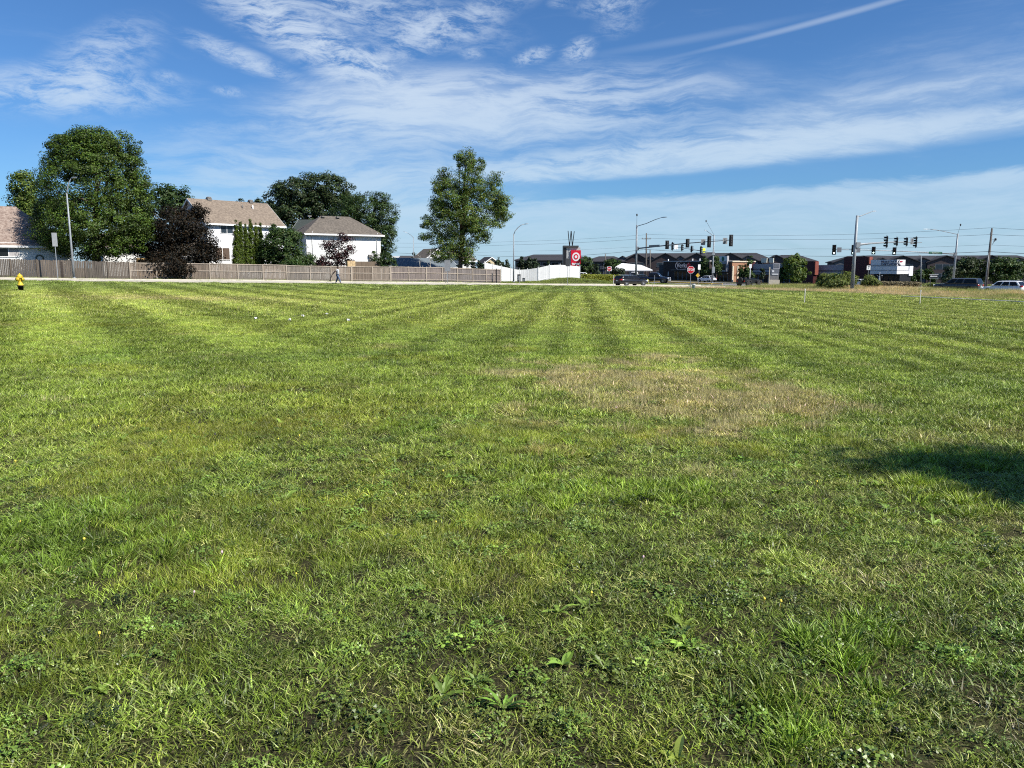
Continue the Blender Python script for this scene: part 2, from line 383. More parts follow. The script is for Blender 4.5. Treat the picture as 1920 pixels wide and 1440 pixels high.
def kerb(org, d, e, t0, t1, o, w=0.18, h=0.14, mat=None, name='kerb'):
    n = int(abs(t1 - t0) / 2.5); m = MB(); ring = []
    for i in range(n + 1):
        p = org + d * (t0 + (t1 - t0) * i / n) + e * o; q = p + e * w; z = H(p.x, p.y)
        ring.append([(p.x, p.y, z - 0.1), (p.x, p.y, z + h), (q.x, q.y, z + h + 0.005), (q.x, q.y, z - 0.1)])
    m.loft(ring); return tag(m.build(name, mat or CONC), kind='structure')
AW = -ND
strip('street', CONC, A0, SD, AW, -140, 35.5, 0, 10, 0.035)
strip('street', CONC, A0, SD, AW, 58.5, 190, 0, 10, 0.035)
kerb(A0, SD, AW, -140, 26, -0.18); kerb(A0, SD, AW, -140, 26, 10); kerb(A0, SD, AW, 66, 190, -0.18); kerb(A0, SD, AW, 66, 190, 10)
strip('footpath', CONC, A0, SD, AW, -140, -6, 11.6, 14.0, 0.05)
strip('footpath', CONC, A0, SD, AW, 60, 180, 13, 15, 0.05)
strip('main_road', ASPH, C0, ND, SD, -230, 130, -11.5, 11.5, 0.03)
kerb(C0, ND, SD, 18, 130, -11.68); kerb(C0, ND, SD, -230, -12, -11.68); kerb(C0, ND, SD, 14, 130, 11.5); kerb(C0, ND, SD, -230, -14, 11.5)
DRY = pm('dry_yellow_turf', (0.42, 0.31, 0.09), 0.95, 0.25, 1.5, bump=0.5, bscale=20)
YEL = pm('yellow_road_paint', (0.55, 0.37, 0.05), 0.7, 0.15, 2); WPAINT = pm('white_road_paint', (0.6, 0.6, 0.58), 0.7, 0.15, 2)
strip('median', DRY, C0, ND, SD, -150, -20, -2.2, 0.4, 0.17); kerb(C0, ND, SD, -150, -20, -2.4, 0.2, 0.2, YEL, 'median_kerb'); kerb(C0, ND, SD, -150, -20, 0.4, 0.2, 0.2, YEL, 'median_kerb')
for oo in (-0.25, 0.1): strip('centre_line', YEL, C0, ND, SD, 20, 130, oo, oo + 0.14, 0.036)
for tt in (-9.5, 12): strip('stop_line', WPAINT, C0, ND, SD, tt, tt + 0.5, -10, 10, 0.036)
strip('car_park', ASPH, C0, ND, SD, -120, 70, 16, 26, 0.03); strip('footpath', CONC, C0, ND, SD, -120, 70, 13, 14.6, 0.05)

# ------------------------------------------------------------------ python value noise for tints
def vnoise(x, y, s, seed=0):
    x = np.asarray(x, float) / s + 1000; y = np.asarray(y, float) / s + 1000
    xi = np.floor(x).astype(np.int64); yi = np.floor(y).astype(np.int64); fx = x - xi; fy = y - yi
    fx = fx * fx * (3 - 2 * fx); fy = fy * fy * (3 - 2 * fy)
    def h(a, b):
        n = (a * 374761393 + b * 668265263 + seed * 1442695041) & 0xFFFFFFFF
        n = ((n ^ (n >> 13)) * 1274126177) & 0xFFFFFFFF
        return ((n ^ (n >> 16)) & 0xFFFF) / 65535.0
    return (h(xi, yi) * (1 - fx) + h(xi + 1, yi) * fx) * (1 - fy) + (h(xi, yi + 1) * (1 - fx) + h(xi + 1, yi + 1) * fx) * fy
def fbm(x, y, s, seed=0, oct=4):
    v = 0; a = 0.5; tot = 0
    for k in range(oct): v = v + a * vnoise(x, y, s / 2 ** k, seed + k * 17); tot += a; a *= 0.55
    return v / tot
def sstep(v, a, b): u = np.clip((v - a) / (b - a), 0, 1); return u * u * (3 - 2 * u)

# ------------------------------------------------------------------ tufts (sources for the scatter; they live outside the scene)
def blades(n, rad, lmin, lmax, wid, lean, seg=3, spread=0.55, bias=0.0, flat=0.0, cvar=0.3, tipcol=(1.25, 1.15, 0.8), dead=0.12, deadcol=(1.75, 1.35, 3.2)):
    g = np.random.default_rng(int(rng.integers(1 << 30)))
    a = g.uniform(0, 2 * np.pi, n); r = rad * np.sqrt(g.uniform(0, 1, n)); px = r * np.cos(a); py = r * np.sin(a)
    L = g.uniform(lmin, lmax, n) * (1 - 0.25 * (r / rad) ** 2); w = wid * g.uniform(0.6, 1.25, n)
    la = g.uniform(0, 2 * np.pi, n); lx = np.cos(la) * spread + bias; ly = np.sin(la) * spread
    lx += px / rad * lean; ly += py / rad * lean
    fa = g.uniform(0, np.pi, n); wx, wy = np.cos(fa), np.sin(fa)
    V = []; C = []; tone = np.clip(1 + g.normal(0, cvar, n), 0.35, 1.9); isd = g.uniform(0, 1, n) < dead
    base = np.stack([tone, tone, tone], 1); base[isd] = np.array(deadcol) * tone[isd, None]
    for k in range(seg + 1):
        t = k / seg; hz = L * (t - 0.35 * flat * t * t) * (1 - 0.8 * flat); d = L * (t ** 1.7)
        cx = px + lx * d; cy = py + ly * d; ww = w * (1 - t ** 1.6) * 0.5
        col = base * (1 + (np.array(tipcol) - 1) * t)
        if k < seg:
            V.append(np.stack([cx - wx * ww, cy - wy * ww, hz], 1)); V.append(np.stack([cx + wx * ww, cy + wy * ww, hz], 1)); C += [col, col]
        else: V.append(np.stack([cx, cy, hz], 1)); C.append(col)
    nv = len(V); V = np.stack(V, 1).reshape(-1, 3); C = np.stack(C, 1).reshape(-1, 3)
    faces = []
    for i in range(n):
        b = i * nv
        for k in range(seg - 1): faces.append((b + 2 * k, b + 2 * k + 1, b + 2 * k + 3, b + 2 * k + 2))
        faces.append((b + 2 * seg - 2, b + 2 * seg - 1, b + 2 * seg))
    return V, C, faces
def leaves_rosette(n, lmin, lmax, wid, up, seg=4, toothed=False):
    g = np.random.default_rng(int(rng.integers(1 << 30))); V = []; C = []; Fc = []
    for i in range(n):
        a = g.uniform(0, 2 * np.pi); L = g.uniform(lmin, lmax); w = L * wid * g.uniform(0.8, 1.2); u = up * g.uniform(0.4, 1.3); tone = g.uniform(0.7, 1.35)
        dx, dy = np.cos(a), np.sin(a); b = len(V)
        for k in range(seg + 1):
            t = k / seg; rr = L * t; z = 0.012 + L * u * np.sin(t * 2.1) * 0.7; ww = w * np.sin(np.pi * (0.06 + 0.92 * t) ** 0.8) * 0.5 * ((0.6 if k % 2 else 1.15) if toothed else 1)
            for s in (-1, 0, 1): V.append((dx * rr - dy * ww * s, dy * rr + dx * ww * s, z - (0.0 if s else ww * 0.35))); C.append((tone, tone, tone * 0.9))
        for k in range(seg):
            for s in (0, 1): q = b + k * 3 + s; Fc.append((q, q + 1, q + 4, q + 3))
    return np.array(V), np.array(C), Fc
def cloverpatch(n, rad, hmax, size, lobes=3):
    g = np.random.default_rng(int(rng.integers(1 << 30))); V = []; C = []; Fc = []
    for i in range(n):
        a = g.uniform(0, 2 * np.pi); r = rad * math.sqrt(g.uniform()); c = np.array([r * math.cos(a), r * math.sin(a), g.uniform(0.25, 1) * hmax * (1 - 0.5 * (r / rad) ** 2)])
        n0 = np.array([g.normal(0, 0.45), g.normal(0, 0.45), 1]); n0 /= np.linalg.norm(n0); u = np.cross(n0, [0, 1, 0.1]); u /= np.linalg.norm(u); w = np.cross(n0, u)
        tone = g.uniform(0.65, 1.4); s = size * g.uniform(0.6, 1.3); a0 = g.uniform(0, 6.28)
        for k in range(lobes):
            aa = a0 + k * 2 * np.pi / lobes; d = u * math.cos(aa) + w * math.sin(aa); e = np.cross(n0, d); b = len(V)
            for p in (c, c + d * s * 0.55 + e * s * 0.42 + n0 * s * 0.12, c + d * s * 1.0 + e * s * 0.2, c + d * s * 1.0 - e * s * 0.2, c + d * s * 0.55 - e * s * 0.42 + n0 * s * 0.12): V.append(p); C.append((tone, tone, tone))
            Fc.append((b, b + 1, b + 2, b + 3, b + 4))
    return np.array(V), np.array(C), Fc
def src(name, parts, mat):
    V = []; C = []; Fc = []
    for v, c, f in parts:
        b = sum(len(x) for x in V); V.append(v); C.append(c); Fc += [tuple(b + i for i in q) for q in f]
    V = np.concatenate(V); C = np.concatenate(C); me = bpy.data.meshes.new(name); me.from_pydata(V.tolist(), [], Fc)
    at = me.color_attributes.new('shade', 'FLOAT_COLOR', 'POINT')
    at.data.foreach_set('color', np.concatenate([C, np.ones((len(C), 1))], 1).astype(np.float32).ravel())
    me.materials.append(mat); return bpy.data.objects.new(name, me)
def scatter(name, pts, yaw, tilt, scl, idx, tint, sources, label, cat):
    """one object of stuff: sources instanced on given points"""
    col = bpy.data.collections.new(name + '_sources')
    for s in sources: col.objects.link(s)
    N = len(pts); me = bpy.data.meshes.new(name); me.vertices.add(N); me.vertices.foreach_set('co', np.asarray(pts, np.float32).ravel())
    rot = np.zeros((N, 3), np.float32); rot[:, :2] = tilt; rot[:, 2] = yaw
    me.attributes.new('rot', 'FLOAT_VECTOR', 'POINT').data.foreach_set('vector', rot.ravel())
    me.attributes.new('scl', 'FLOAT', 'POINT').data.foreach_set('value', np.asarray(scl, np.float32))
    me.attributes.new('idx', 'INT', 'POINT').data.foreach_set('value', np.asarray(idx, np.int32))
    me.attributes.new('tint', 'FLOAT_COLOR', 'POINT').data.foreach_set('color', np.concatenate([tint, np.ones((N, 1))], 1).astype(np.float32).ravel())
    o = link_obj(name, me); tag(o, label, cat, kind='stuff')
    ng = bpy.data.node_groups.new(name + '_scatter', 'GeometryNodeTree'); ng.interface.new_socket('Geometry', in_out='INPUT', socket_type='NodeSocketGeometry'); ng.interface.new_socket('Geometry', in_out='OUTPUT', socket_type='NodeSocketGeometry')
    n = ng.nodes; l = ng.links; gi = n.new('NodeGroupInput'); go = n.new('NodeGroupOutput'); ip = n.new('GeometryNodeInstanceOnPoints'); ci = n.new('GeometryNodeCollectionInfo')
    ci.inputs['Collection'].default_value = col; ci.inputs['Separate Children'].default_value = True; ci.inputs['Reset Children'].default_value = True; ip.inputs['Pick Instance'].default_value = True
    def na(nm, ty): q = n.new('GeometryNodeInputNamedAttribute'); q.data_type = ty; q.inputs['Name'].default_value = nm; return [s for s in q.outputs if s.enabled and s.name == 'Attribute'][0]
    e = n.new('FunctionNodeEulerToRotation'); l.new(na('rot', 'FLOAT_VECTOR'), e.inputs[0])
    l.new(gi.outputs[0], ip.inputs['Points']); l.new(ci.outputs[0], ip.inputs['Instance']); l.new(na('idx', 'INT'), ip.inputs['Instance Index']); l.new(e.outputs[0], ip.inputs['Rotation']); l.new(na('scl', 'FLOAT'), ip.inputs['Scale'])
    l.new(ip.outputs[0], go.inputs[0])
    md = o.modifiers.new('scatter', 'NODES'); md.node_group = ng
    return o

# ------------------------------------------------------------------ the lawn
GRASS = leaf_mat('grass_blade', (1, 1, 1), 0.12, 0.46, inst=True, spec=0.5)
STRAWM = leaf_mat('dry_blade', (1, 1, 1), 0.2, 0.7, inst=True, spec=0.2)
WEED = leaf_mat('weed_leaf', (1, 1, 1), 0.2, 0.4, inst=True, spec=0.5)
def wedge(r0, r1, dens, half=None):
    half = half or (60 if r1 < 9 else 50 if r1 < 30 else 43)
    area = R(half) * (r1 * r1 - r0 * r0); n = int(area * dens)
    r = np.sqrt(rng.uniform(r0 * r0, r1 * r1, n)); a = rng.uniform(-R(half), R(half), n)
    return r * np.sin(a), r * np.cos(a)
def lawn_mask(x, y):
    t, o, q = so_coords(x, y)
    jag = (fbm(x, y, 2.5, 91) - 0.5) * 2.2
    return (o < -0.15 - 0.1 * rng.random(len(x))) & ~meadow_mask(x, y, jag)
def meadow_mask(x, y, jag=0.0):
    t, o, q = so_coords(x, y)
    a = (q > -35.5 + jag) & (q < -11.9) & (o < -0.3)
    b = (o > -7.5 + 0.12 * np.clip(t, -20, 30) * -1 + jag) & (o < -0.3) & (t > 2.5) & (q < -11.9)
    return a | b
def tan_patch(x, y):
    e = ((x - 2.1) / 2.4) ** 2 + ((y - 10.6) / 4.0) ** 2
    n = fbm(x, y, 1.5, 5, 5); m = fbm(x, y, 0.45, 6, 3); return sstep(1.15 - e + (n - 0.5) * 3.4 + (m - 0.5) * 2.4, 0.1, 1.2) * (e < 2.2) * 0.95
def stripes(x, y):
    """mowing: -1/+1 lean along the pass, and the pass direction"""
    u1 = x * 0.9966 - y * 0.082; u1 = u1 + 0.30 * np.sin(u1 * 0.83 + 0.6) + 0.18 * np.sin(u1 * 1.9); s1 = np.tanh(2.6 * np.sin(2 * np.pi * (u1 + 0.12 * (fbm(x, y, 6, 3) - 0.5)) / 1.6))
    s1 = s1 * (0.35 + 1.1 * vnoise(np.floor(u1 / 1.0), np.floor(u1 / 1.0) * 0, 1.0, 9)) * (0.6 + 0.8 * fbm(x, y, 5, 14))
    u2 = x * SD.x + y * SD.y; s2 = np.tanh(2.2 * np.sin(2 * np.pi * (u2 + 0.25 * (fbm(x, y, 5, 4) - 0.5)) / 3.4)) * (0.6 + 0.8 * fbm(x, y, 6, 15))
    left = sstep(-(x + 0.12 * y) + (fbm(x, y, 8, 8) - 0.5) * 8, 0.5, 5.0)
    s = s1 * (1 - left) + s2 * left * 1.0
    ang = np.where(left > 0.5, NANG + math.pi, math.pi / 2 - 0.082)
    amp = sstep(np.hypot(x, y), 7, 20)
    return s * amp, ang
def lawn_tint(x, y):
    n1 = fbm(x, y, 3.2, 21); n2 = fbm(x, y, 0.9, 22); n3 = fbm(x, y, 9.0, 23); n4 = fbm(x, y, 0.35, 24)
    G0 = np.array([0.186, 0.270, 0.042]); YG = np.array([0.300, 0.350, 0.060]); DG = np.array([0.082, 0.148, 0.023]); OL = np.array([0.172, 0.210, 0.022]); ST = np.array([0.48, 0.41, 0.21])
    c = np.repeat(G0[None], len(x), 0)
    def mixin(c, col, f): return c * (1 - f[:, None]) + col * f[:, None]
    c = mixin(c, YG, sstep(n1 * 0.6 + n2 * 0.4, 0.50, 0.75) * 0.45)
    c = mixin(c, DG, sstep(1 - (n1 * 0.5 + n2 * 0.5), 0.50, 0.72) * 0.6)
    c = mixin(c, OL, sstep(fbm(x, y, 2.0, 31), 0.55, 0.75) * 0.6)
    c = mixin(c, YG, sstep(n3, 0.5, 0.75) * 0.15)
    far = sstep(y, 14, 34); c = mixin(c, np.array([0.290, 0.358, 0.074]), far * 0.65)
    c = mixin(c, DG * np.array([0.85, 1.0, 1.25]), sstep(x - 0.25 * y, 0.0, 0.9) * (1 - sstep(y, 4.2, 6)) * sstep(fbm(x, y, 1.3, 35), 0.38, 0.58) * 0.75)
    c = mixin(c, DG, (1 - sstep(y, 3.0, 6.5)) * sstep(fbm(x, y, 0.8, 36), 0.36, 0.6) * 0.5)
    c = mixin(c, ST, tan_patch(x, y) * (0.45 + 0.4 * n4))
    pt = sstep(fbm(x, y, 1.3, 41), 0.68, 0.84) * 0.3 * (1 - far * 0.6); c = mixin(c, ST * 0.9, pt)
    for bx, by, br in ((-16, 37, 6), (3.4, 4.75, 0.45), (2.1, 4.0, 0.4), (3.9, 5.1, 0.3)):
        f = np.exp(-(((x - bx) / br) ** 2 + ((y - by) / (br * 0.55)) ** 2)); c = mixin(c, ST * 0.85, f * sstep(fbm(x, y, br * 0.5, 51), 0.35, 0.6) * 0.5)
    s, ang = stripes(x, y); c = c * np.clip(1 + 0.145 * s, 0.5, 1.5)[:, None]  # mown passes: light and dark of the leaning blades also put into tint
    # uncut rim along the street keeps its deeper green
    t, o, q = so_coords(x, y); rim = sstep(o + 6 * (fbm(x, y, 7, 33) - 0.5), -26, -21) * 0.62; c = mixin(c, np.array([0.115, 0.185, 0.038]), rim)
    c = c * (0.98 + 0.06 * sstep(np.hypot(x, y), 4.0, 13))[:, None]      # rougher, deeper-green turf nearest the camera
    return c * (1 + rng.normal(0, 0.07, len(x)))[:, None]
near_src = [src('tuft_%s' % ch, [blades(44, 0.075, 0.018, 0.06, 0.0062, 0.4, 2, 0.9, 0.1, 0.15, cvar=0.5, dead=0.10), blades(18, 0.09, 0.025, 0.07, 0.0055, 0.1, 2, 1.2, 0, 0.8, 0.45, dead=0.4)], GRASS) for ch in 'abcdef']
near_src += [src('tuft_%s' % ch, [blades(52, 0.06, 0.04, 0.095, 0.0075, 0.85, 3, 0.5, 0.1, 0.1, cvar=0.3, dead=0.04)], GRASS) for ch in 'gh']
near_src += [src('tuft_%s' % ch, [blades(80, 0.085, 0.03, 0.075, 0.0036, 0.25, 2, 0.6, 0.25, 0.1, cvar=0.35, dead=0.14)], GRASS) for ch in 'ij']
mid_src = [src('tuft_%s' % ch, [blades(100, 0.14, 0.028, 0.08, 0.0095, 0.3, 2, 0.75, 0.42, 0.1, cvar=0.42)], GRASS) for ch in 'abcde']
far_src = [src('tuft_%s' % ch, [blades(100, 0.27, 0.045, 0.10, 0.015, 0.2, 2, 0.55, 0.5, cvar=0.36)], GRASS) for ch in 'abcd']
vfar_src = [src('tuft_%s' % ch, [blades(110, 0.45, 0.05, 0.12, 0.022, 0.2, 2, 0.55, 0.5, cvar=0.36)], GRASS) for ch in 'abcd']
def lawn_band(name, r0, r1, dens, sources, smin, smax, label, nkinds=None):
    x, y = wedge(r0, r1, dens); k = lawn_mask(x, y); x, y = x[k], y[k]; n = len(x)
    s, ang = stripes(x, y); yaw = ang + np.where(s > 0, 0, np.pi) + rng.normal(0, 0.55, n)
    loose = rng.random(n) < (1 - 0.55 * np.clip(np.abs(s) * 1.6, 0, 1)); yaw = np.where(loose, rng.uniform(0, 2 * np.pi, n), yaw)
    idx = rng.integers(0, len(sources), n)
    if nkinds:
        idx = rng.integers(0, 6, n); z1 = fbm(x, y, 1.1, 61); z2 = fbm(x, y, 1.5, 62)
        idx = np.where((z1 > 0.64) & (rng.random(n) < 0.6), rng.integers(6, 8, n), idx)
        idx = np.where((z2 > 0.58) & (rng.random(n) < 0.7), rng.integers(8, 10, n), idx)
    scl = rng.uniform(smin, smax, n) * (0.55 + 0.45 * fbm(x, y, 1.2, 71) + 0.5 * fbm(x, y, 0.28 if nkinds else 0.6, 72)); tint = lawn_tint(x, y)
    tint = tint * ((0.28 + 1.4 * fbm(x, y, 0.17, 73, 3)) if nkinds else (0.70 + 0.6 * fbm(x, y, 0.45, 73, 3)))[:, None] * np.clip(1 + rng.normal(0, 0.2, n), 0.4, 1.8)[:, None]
    if nkinds:
        f = (idx >= 8)[:, None]; tint = np.where(f, tint * np.array([1.0, 0.92, 0.72]), tint); f = ((idx >= 6) & (idx < 8))[:, None]; tint = np.where(f, tint * np.array([0.98, 1.05, 0.9]), tint)
    bare = sstep(fbm(x, y, 0.7, 81), 0.60, 0.74) * (1 - sstep(y, 8, 16)); keep = rng.random(n) > bare * 0.3
    pts = np.stack([x, y, hgt(x, y) - 0.006], 1); tilt = rng.normal(0, 0.08, (n, 2))
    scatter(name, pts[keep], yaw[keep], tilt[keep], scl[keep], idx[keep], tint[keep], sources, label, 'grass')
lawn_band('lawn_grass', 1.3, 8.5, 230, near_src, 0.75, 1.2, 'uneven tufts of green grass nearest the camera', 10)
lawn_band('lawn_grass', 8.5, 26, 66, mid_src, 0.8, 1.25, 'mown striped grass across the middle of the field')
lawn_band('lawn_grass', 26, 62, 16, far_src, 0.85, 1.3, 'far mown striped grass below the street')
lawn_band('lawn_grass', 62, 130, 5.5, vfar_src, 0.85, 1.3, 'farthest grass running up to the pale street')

# low weeds, clover and dry clippings of the foreground
def sprinkle(name, r0, r1, dens, sources, tintfn, smin, smax, maskfn, label, cat, dz=0.0):
    x, y = wedge(r0, r1, dens); k = lawn_mask(x, y) & (rng.random(len(x)) < maskfn(x, y)); x, y = x[k], y[k]; n = len(x)
    scatter(name, np.stack([x, y, hgt(x, y) + dz], 1), rng.uniform(0, 6.283, n), rng.normal(0, 0.12, (n, 2)), rng.uniform(smin, smax, n), rng.integers(0, len(sources), n), tintfn(x, y), sources, label, cat)
def fixed(col, v=0.15): return lambda x, y: np.array(col)[None] * (1 + rng.normal(0, v, (len(x), 1))) * (1 + rng.normal(0, 0.05, (len(x), 3)))
clo = [src('clover_%s' % c, [cloverpatch(46, 0.13, 0.085, 0.016)], WEED) for c in 'abc'] + [src('clover_d', [cloverpatch(40, 0.12, 0.07, 0.024, 2)], WEED)]
sprinkle('clover', 1.4, 11, 75, clo, fixed((0.15, 0.225, 0.038), 0.35), 0.3, 0.75, lambda x, y: (0.25 + sstep(fbm(x, y, 0.9, 101), 0.36, 0.70) * 0.45) * (1 - 0.8 * sstep(y, 5, 10)), 'clover and small round-leaved weeds among the foreground grass', 'clover')
ros = [src('rosette_%s' % c, [leaves_rosette(9, 0.06, 0.15, 0.36, 0.55)], WEED) for c in 'ab'] + [src('rosette_%s' % c, [leaves_rosette(10, 0.08, 0.17, 0.22, 0.6, 6, True)], WEED) for c in 'cd']
sprinkle('broad_leaved_weeds', 1.5, 11, 16, ros, fixed((0.185, 0.27, 0.048), 0.25), 0.28, 0.7, lambda x, y: sstep(fbm(x, y, 1.1, 111), 0.45, 0.65) * (1 - 0.85 * sstep(y, 5, 10)), 'dandelion and plantain rosettes scattered in the foreground grass', 'weeds')
clip = [src('clippings_%s' % c, [blades(30, 0.12, 0.02, 0.06, 0.0048, 0.0, 3, 0.95, 0, 0.93, 0.3, dead=1.0, deadcol=(1, 1, 1), tipcol=(1, 1, 1))], STRAWM) for c in 'abc']
sprinkle('dry_clippings', 1.4, 13, 46, clip, lambda x, y: np.array([0.28, 0.28, 0.09])[None] * np.clip(1 + rng.normal(0, 0.35, (len(x), 1)), 0.4, 2.2), 0.7, 1.3, lambda x, y: np.clip(0.3 + sstep(fbm(x, y, 0.8, 121), 0.45, 0.65) * 0.6 + tan_patch(x, y), 0, 1), 'dry pale mowings lying over the foreground grass', 'mowings', 0.035)
stem = [src('stubble_%s' % c, [blades(60, 0.14, 0.06, 0.15, 0.0035, 0.1, 3, 0.28, 0.1, 0, 0.25, dead=1.0, deadcol=(1, 1, 1), tipcol=(1, 1, 1))], STRAWM) for c in 'ab']
sprinkle('dry_stubble', 3, 17, 34, stem, lambda x, y: np.array([0.47, 0.41, 0.22])[None] * (1 + rng.normal(0, 0.18, (len(x), 1))), 0.7, 1.2, lambda x, y: np.clip(tan_patch(x, y) * 0.9 + sstep(fbm(x, y, 0.9, 131), 0.7, 0.85) * 0.1, 0, 1), 'tan dried-out stubble forming a patch in the middle of the lawn', 'stubble')
# a few flower heads
def flower_src(name, mat, r, h):
    m = MB(); m.lathe([(0.002, h - 0.012), (r * 0.8, h - 0.008), (r, h), (r * 0.6, h + 0.01), (0.002, h + 0.013)], 7); m.tube([(0, 0, 0), (0.004, 0, h * 0.5), (0, 0, h - 0.01)], 0.0012, 4)
    ob = m.build(name, mat); COL.objects.unlink(ob); return ob
fl = [flower_src('flower_a', pm('dandelion_yellow', (0.75, 0.60, 0.08), 0.7, 0.1, 30), 0.012, 0.075), flower_src('flower_b', pm('clover_pink', (0.6, 0.42, 0.44), 0.7, 0.1, 30), 0.010, 0.07)]
x, y = wedge(1.6, 9, 0.5); n = len(x)
scatter('flower_heads', np.stack([x, y, hgt(x, y)], 1), rng.uniform(0, 6, n), rng.normal(0, 0.2, (n, 2)), rng.uniform(0.4, 0.75, n), (rng.random(n) > 0.75).astype(int), np.ones((n, 3)), fl, 'tiny yellow and pink flower heads dotted in the near grass', 'flowers')

# tall tan grass along the main road
MEAD = leaf_mat('meadow_blade', (1, 1, 1), 0.25, 0.7, inst=True, spec=0.2)
ms = [src('meadow_%s' % c, [blades(70, 0.35, 0.35, 0.85, 0.016, 0.25, 3, 0.22, 0.08, 0, 0.3, tipcol=(1.15, 1.05, 1.0), dead=0.4, deadcol=(1.25, 1.12, 1.3))], MEAD) for c in 'abc']
def meadow(dens):
    x = rng.uniform(8, 92, int(84 * 95 * dens)); y = rng.uniform(38, 133, len(x)); k = meadow_mask(x, y, (fbm(x, y, 2.5, 91) - 0.5) * 2.2) & (np.abs(x) < y * 0.80)
    x, y = x[k], y[k]; n = len(x); f = sstep(fbm(x, y, 7, 141) * 0.7 + fbm(x, y, 1.5, 142) * 0.3, 0.36, 0.60)[:, None]
    tint = (np.array([0.58, 0.49, 0.29]) * f + np.array([0.27, 0.32, 0.10]) * (1 - f)) * (1 + rng.normal(0, 0.12, (n, 1)))
    t, o, q = so_coords(x, y); sc = rng.uniform(0.65, 1.15, n) * (0.55 + 0.45 * sstep(np.minimum(q + 37, -o * 1.2 + 2), 0, 5)) * (0.45 + 0.75 * sstep(t, 12, 34))
    scatter('meadow_grass', np.stack([x, y, hgt(x, y) - 0.02], 1), rng.uniform(0, 6.28, n), rng.normal(0, 0.1, (n, 2)), sc, rng.integers(0, 3, n), tint, ms, 'tall tan and green grass strip left unmown beside the main road', 'tall grass')
meadow(7.0)
# the bank and verge beyond the street
def verge(name, n, t0, t1, o0, o1, col, label, h=1.0):
    t = rng.uniform(t0, t1, n); o = rng.uniform(o0, o1, n); x = A0.x + SD.x * t + AW.x * o; y = A0.y + SD.y * t + AW.y * o
    tt, oo, q = so_coords(x, y); path = (t < -5.8) & (o > 11.4) & (o < 14.2); k = (~path) & (np.abs(q) > 12.2); x, y = x[k], y[k]; n = len(x)
    tint = np.array(col)[None] * (1 + 0.5 * (fbm(x, y, 4, 151) - 0.5))[:, None] * (1 + rng.normal(0, 0.08, (n, 1)))
    scatter(name, np.stack([x, y, hgt(x, y)], 1), rng.uniform(0, 6.28, n), rng.normal(0, 0.08, (n, 2)), rng.uniform(0.8, 1.3, n) * h, rng.integers(0, 4, n), tint, far_src_v, label, 'grass')
far_src_v = [src('verge_%s' % ch, [blades(170, 0.55, 0.05, 0.12, 0.02, 0.2, 2, 0.5, 0.3, cvar=0.26)], GRASS) for ch in 'abcd']
verge('verge_grass', 9000, -130, 34, 10.2, 30, (0.175, 0.235, 0.04), 'short green grass on the bank and verge across the street')
verge('verge_grass', 9000, 58, 200, -40, 40, (0.19, 0.23, 0.045), 'short grass verge beyond the crossroads')
# ------------------------------------------------------------------ houses
SID_W = siding('white_lap_siding', (0.74, 0.74, 0.72)); SID_C = siding('cool_white_lap_siding', (0.70, 0.71, 0.73)); SID_G = siding('pale_green_lap_siding', (0.52, 0.60, 0.40)); SID_T = siding('tan_lap_siding', (0.55, 0.45, 0.27))
SH_TAN = shingle('tan_shingles', ((0.22, 0.175, 0.135), (0.165, 0.132, 0.104), (0.275, 0.222, 0.172), (0.148, 0.118, 0.095)))
SH_BRN = shingle('brown_mixed_shingles', ((0.27, 0.20, 0.165), (0.17, 0.125, 0.105), (0.36, 0.29, 0.245), (0.19, 0.14, 0.12)))
SH_GRY = shingle('grey_brown_shingles', ((0.145, 0.125, 0.105), (0.10, 0.088, 0.074), (0.18, 0.155, 0.13), (0.09, 0.08, 0.07)))
SH_DRK = shingle('charcoal_shingles', ((0.050, 0.050, 0.055), (0.038, 0.038, 0.043), (0.064, 0.062, 0.068), (0.040, 0.039, 0.044)))
SH_GRN = shingle('dark_green_grey_shingles', ((0.055, 0.068, 0.06), (0.042, 0.052, 0.048), (0.065, 0.075, 0.068), (0.045, 0.052, 0.05)))
SH_BLU = shingle('blue_grey_shingles', ((0.15, 0.18, 0.20), (0.12, 0.145, 0.165), (0.17, 0.20, 0.22), (0.13, 0.155, 0.17)))
CURTAIN = pm('curtain', (0.42, 0.40, 0.40), 0.9, 0.15, 5, stretch=(6, 1, .3)); BLIND = pm('brown_blind', (0.11, 0.075, 0.055), 0.8, 0.2, 5, stretch=(8, 1, .2)); GREYB = pm('grey_roof_vent', (0.16, 0.15, 0.14), 0.6, 0.2, 4)
def window(parent, x0, x1, z0, z1, panes=2, y=0.0, glass=None, transom=0.0, fr=0.07, blind=None, name='window', frame=None):
    """window on a front wall facing local -y"""
    w = x1 - x0; m = MB(); fm = frame or WHITE
    m.box2((x0 - fr, y - 0.06, z0 - fr), (x0, y + 0.02, z1 + fr)); m.box2((x1, y - 0.06, z0 - fr), (x1 + fr, y + 0.02, z1 + fr))
    m.box2((x0, y - 0.06, z1), (x1, y + 0.02, z1 + fr)); m.box2((x0, y - 0.08, z0 - fr), (x1, y + 0.02, z0))
    for i in range(1, panes): xx = x0 + w * i / panes; m.box2((xx - fr * .5, y - 0.05, z0), (xx + fr * .5, y + 0.02, z1))
    if transom: zz = z0 + (z1 - z0) * transom; m.box2((x0, y - 0.052, zz - fr * .4), (x1, y + 0.018, zz + fr * .4))
    o = m.build(name, fm, parent)
    for i in range(panes):
        a = x0 + w * i / panes + .01; b = x0 + w * (i + 1) / panes - .01; g = MB(); g.box2((a, y - 0.035, z0 + .005), (b, y - 0.012, z1 - .005)); g.build('pane', blind if (blind and (i % 2 == 0 or panes < 3)) else (glass or GLASS), o)
    return o
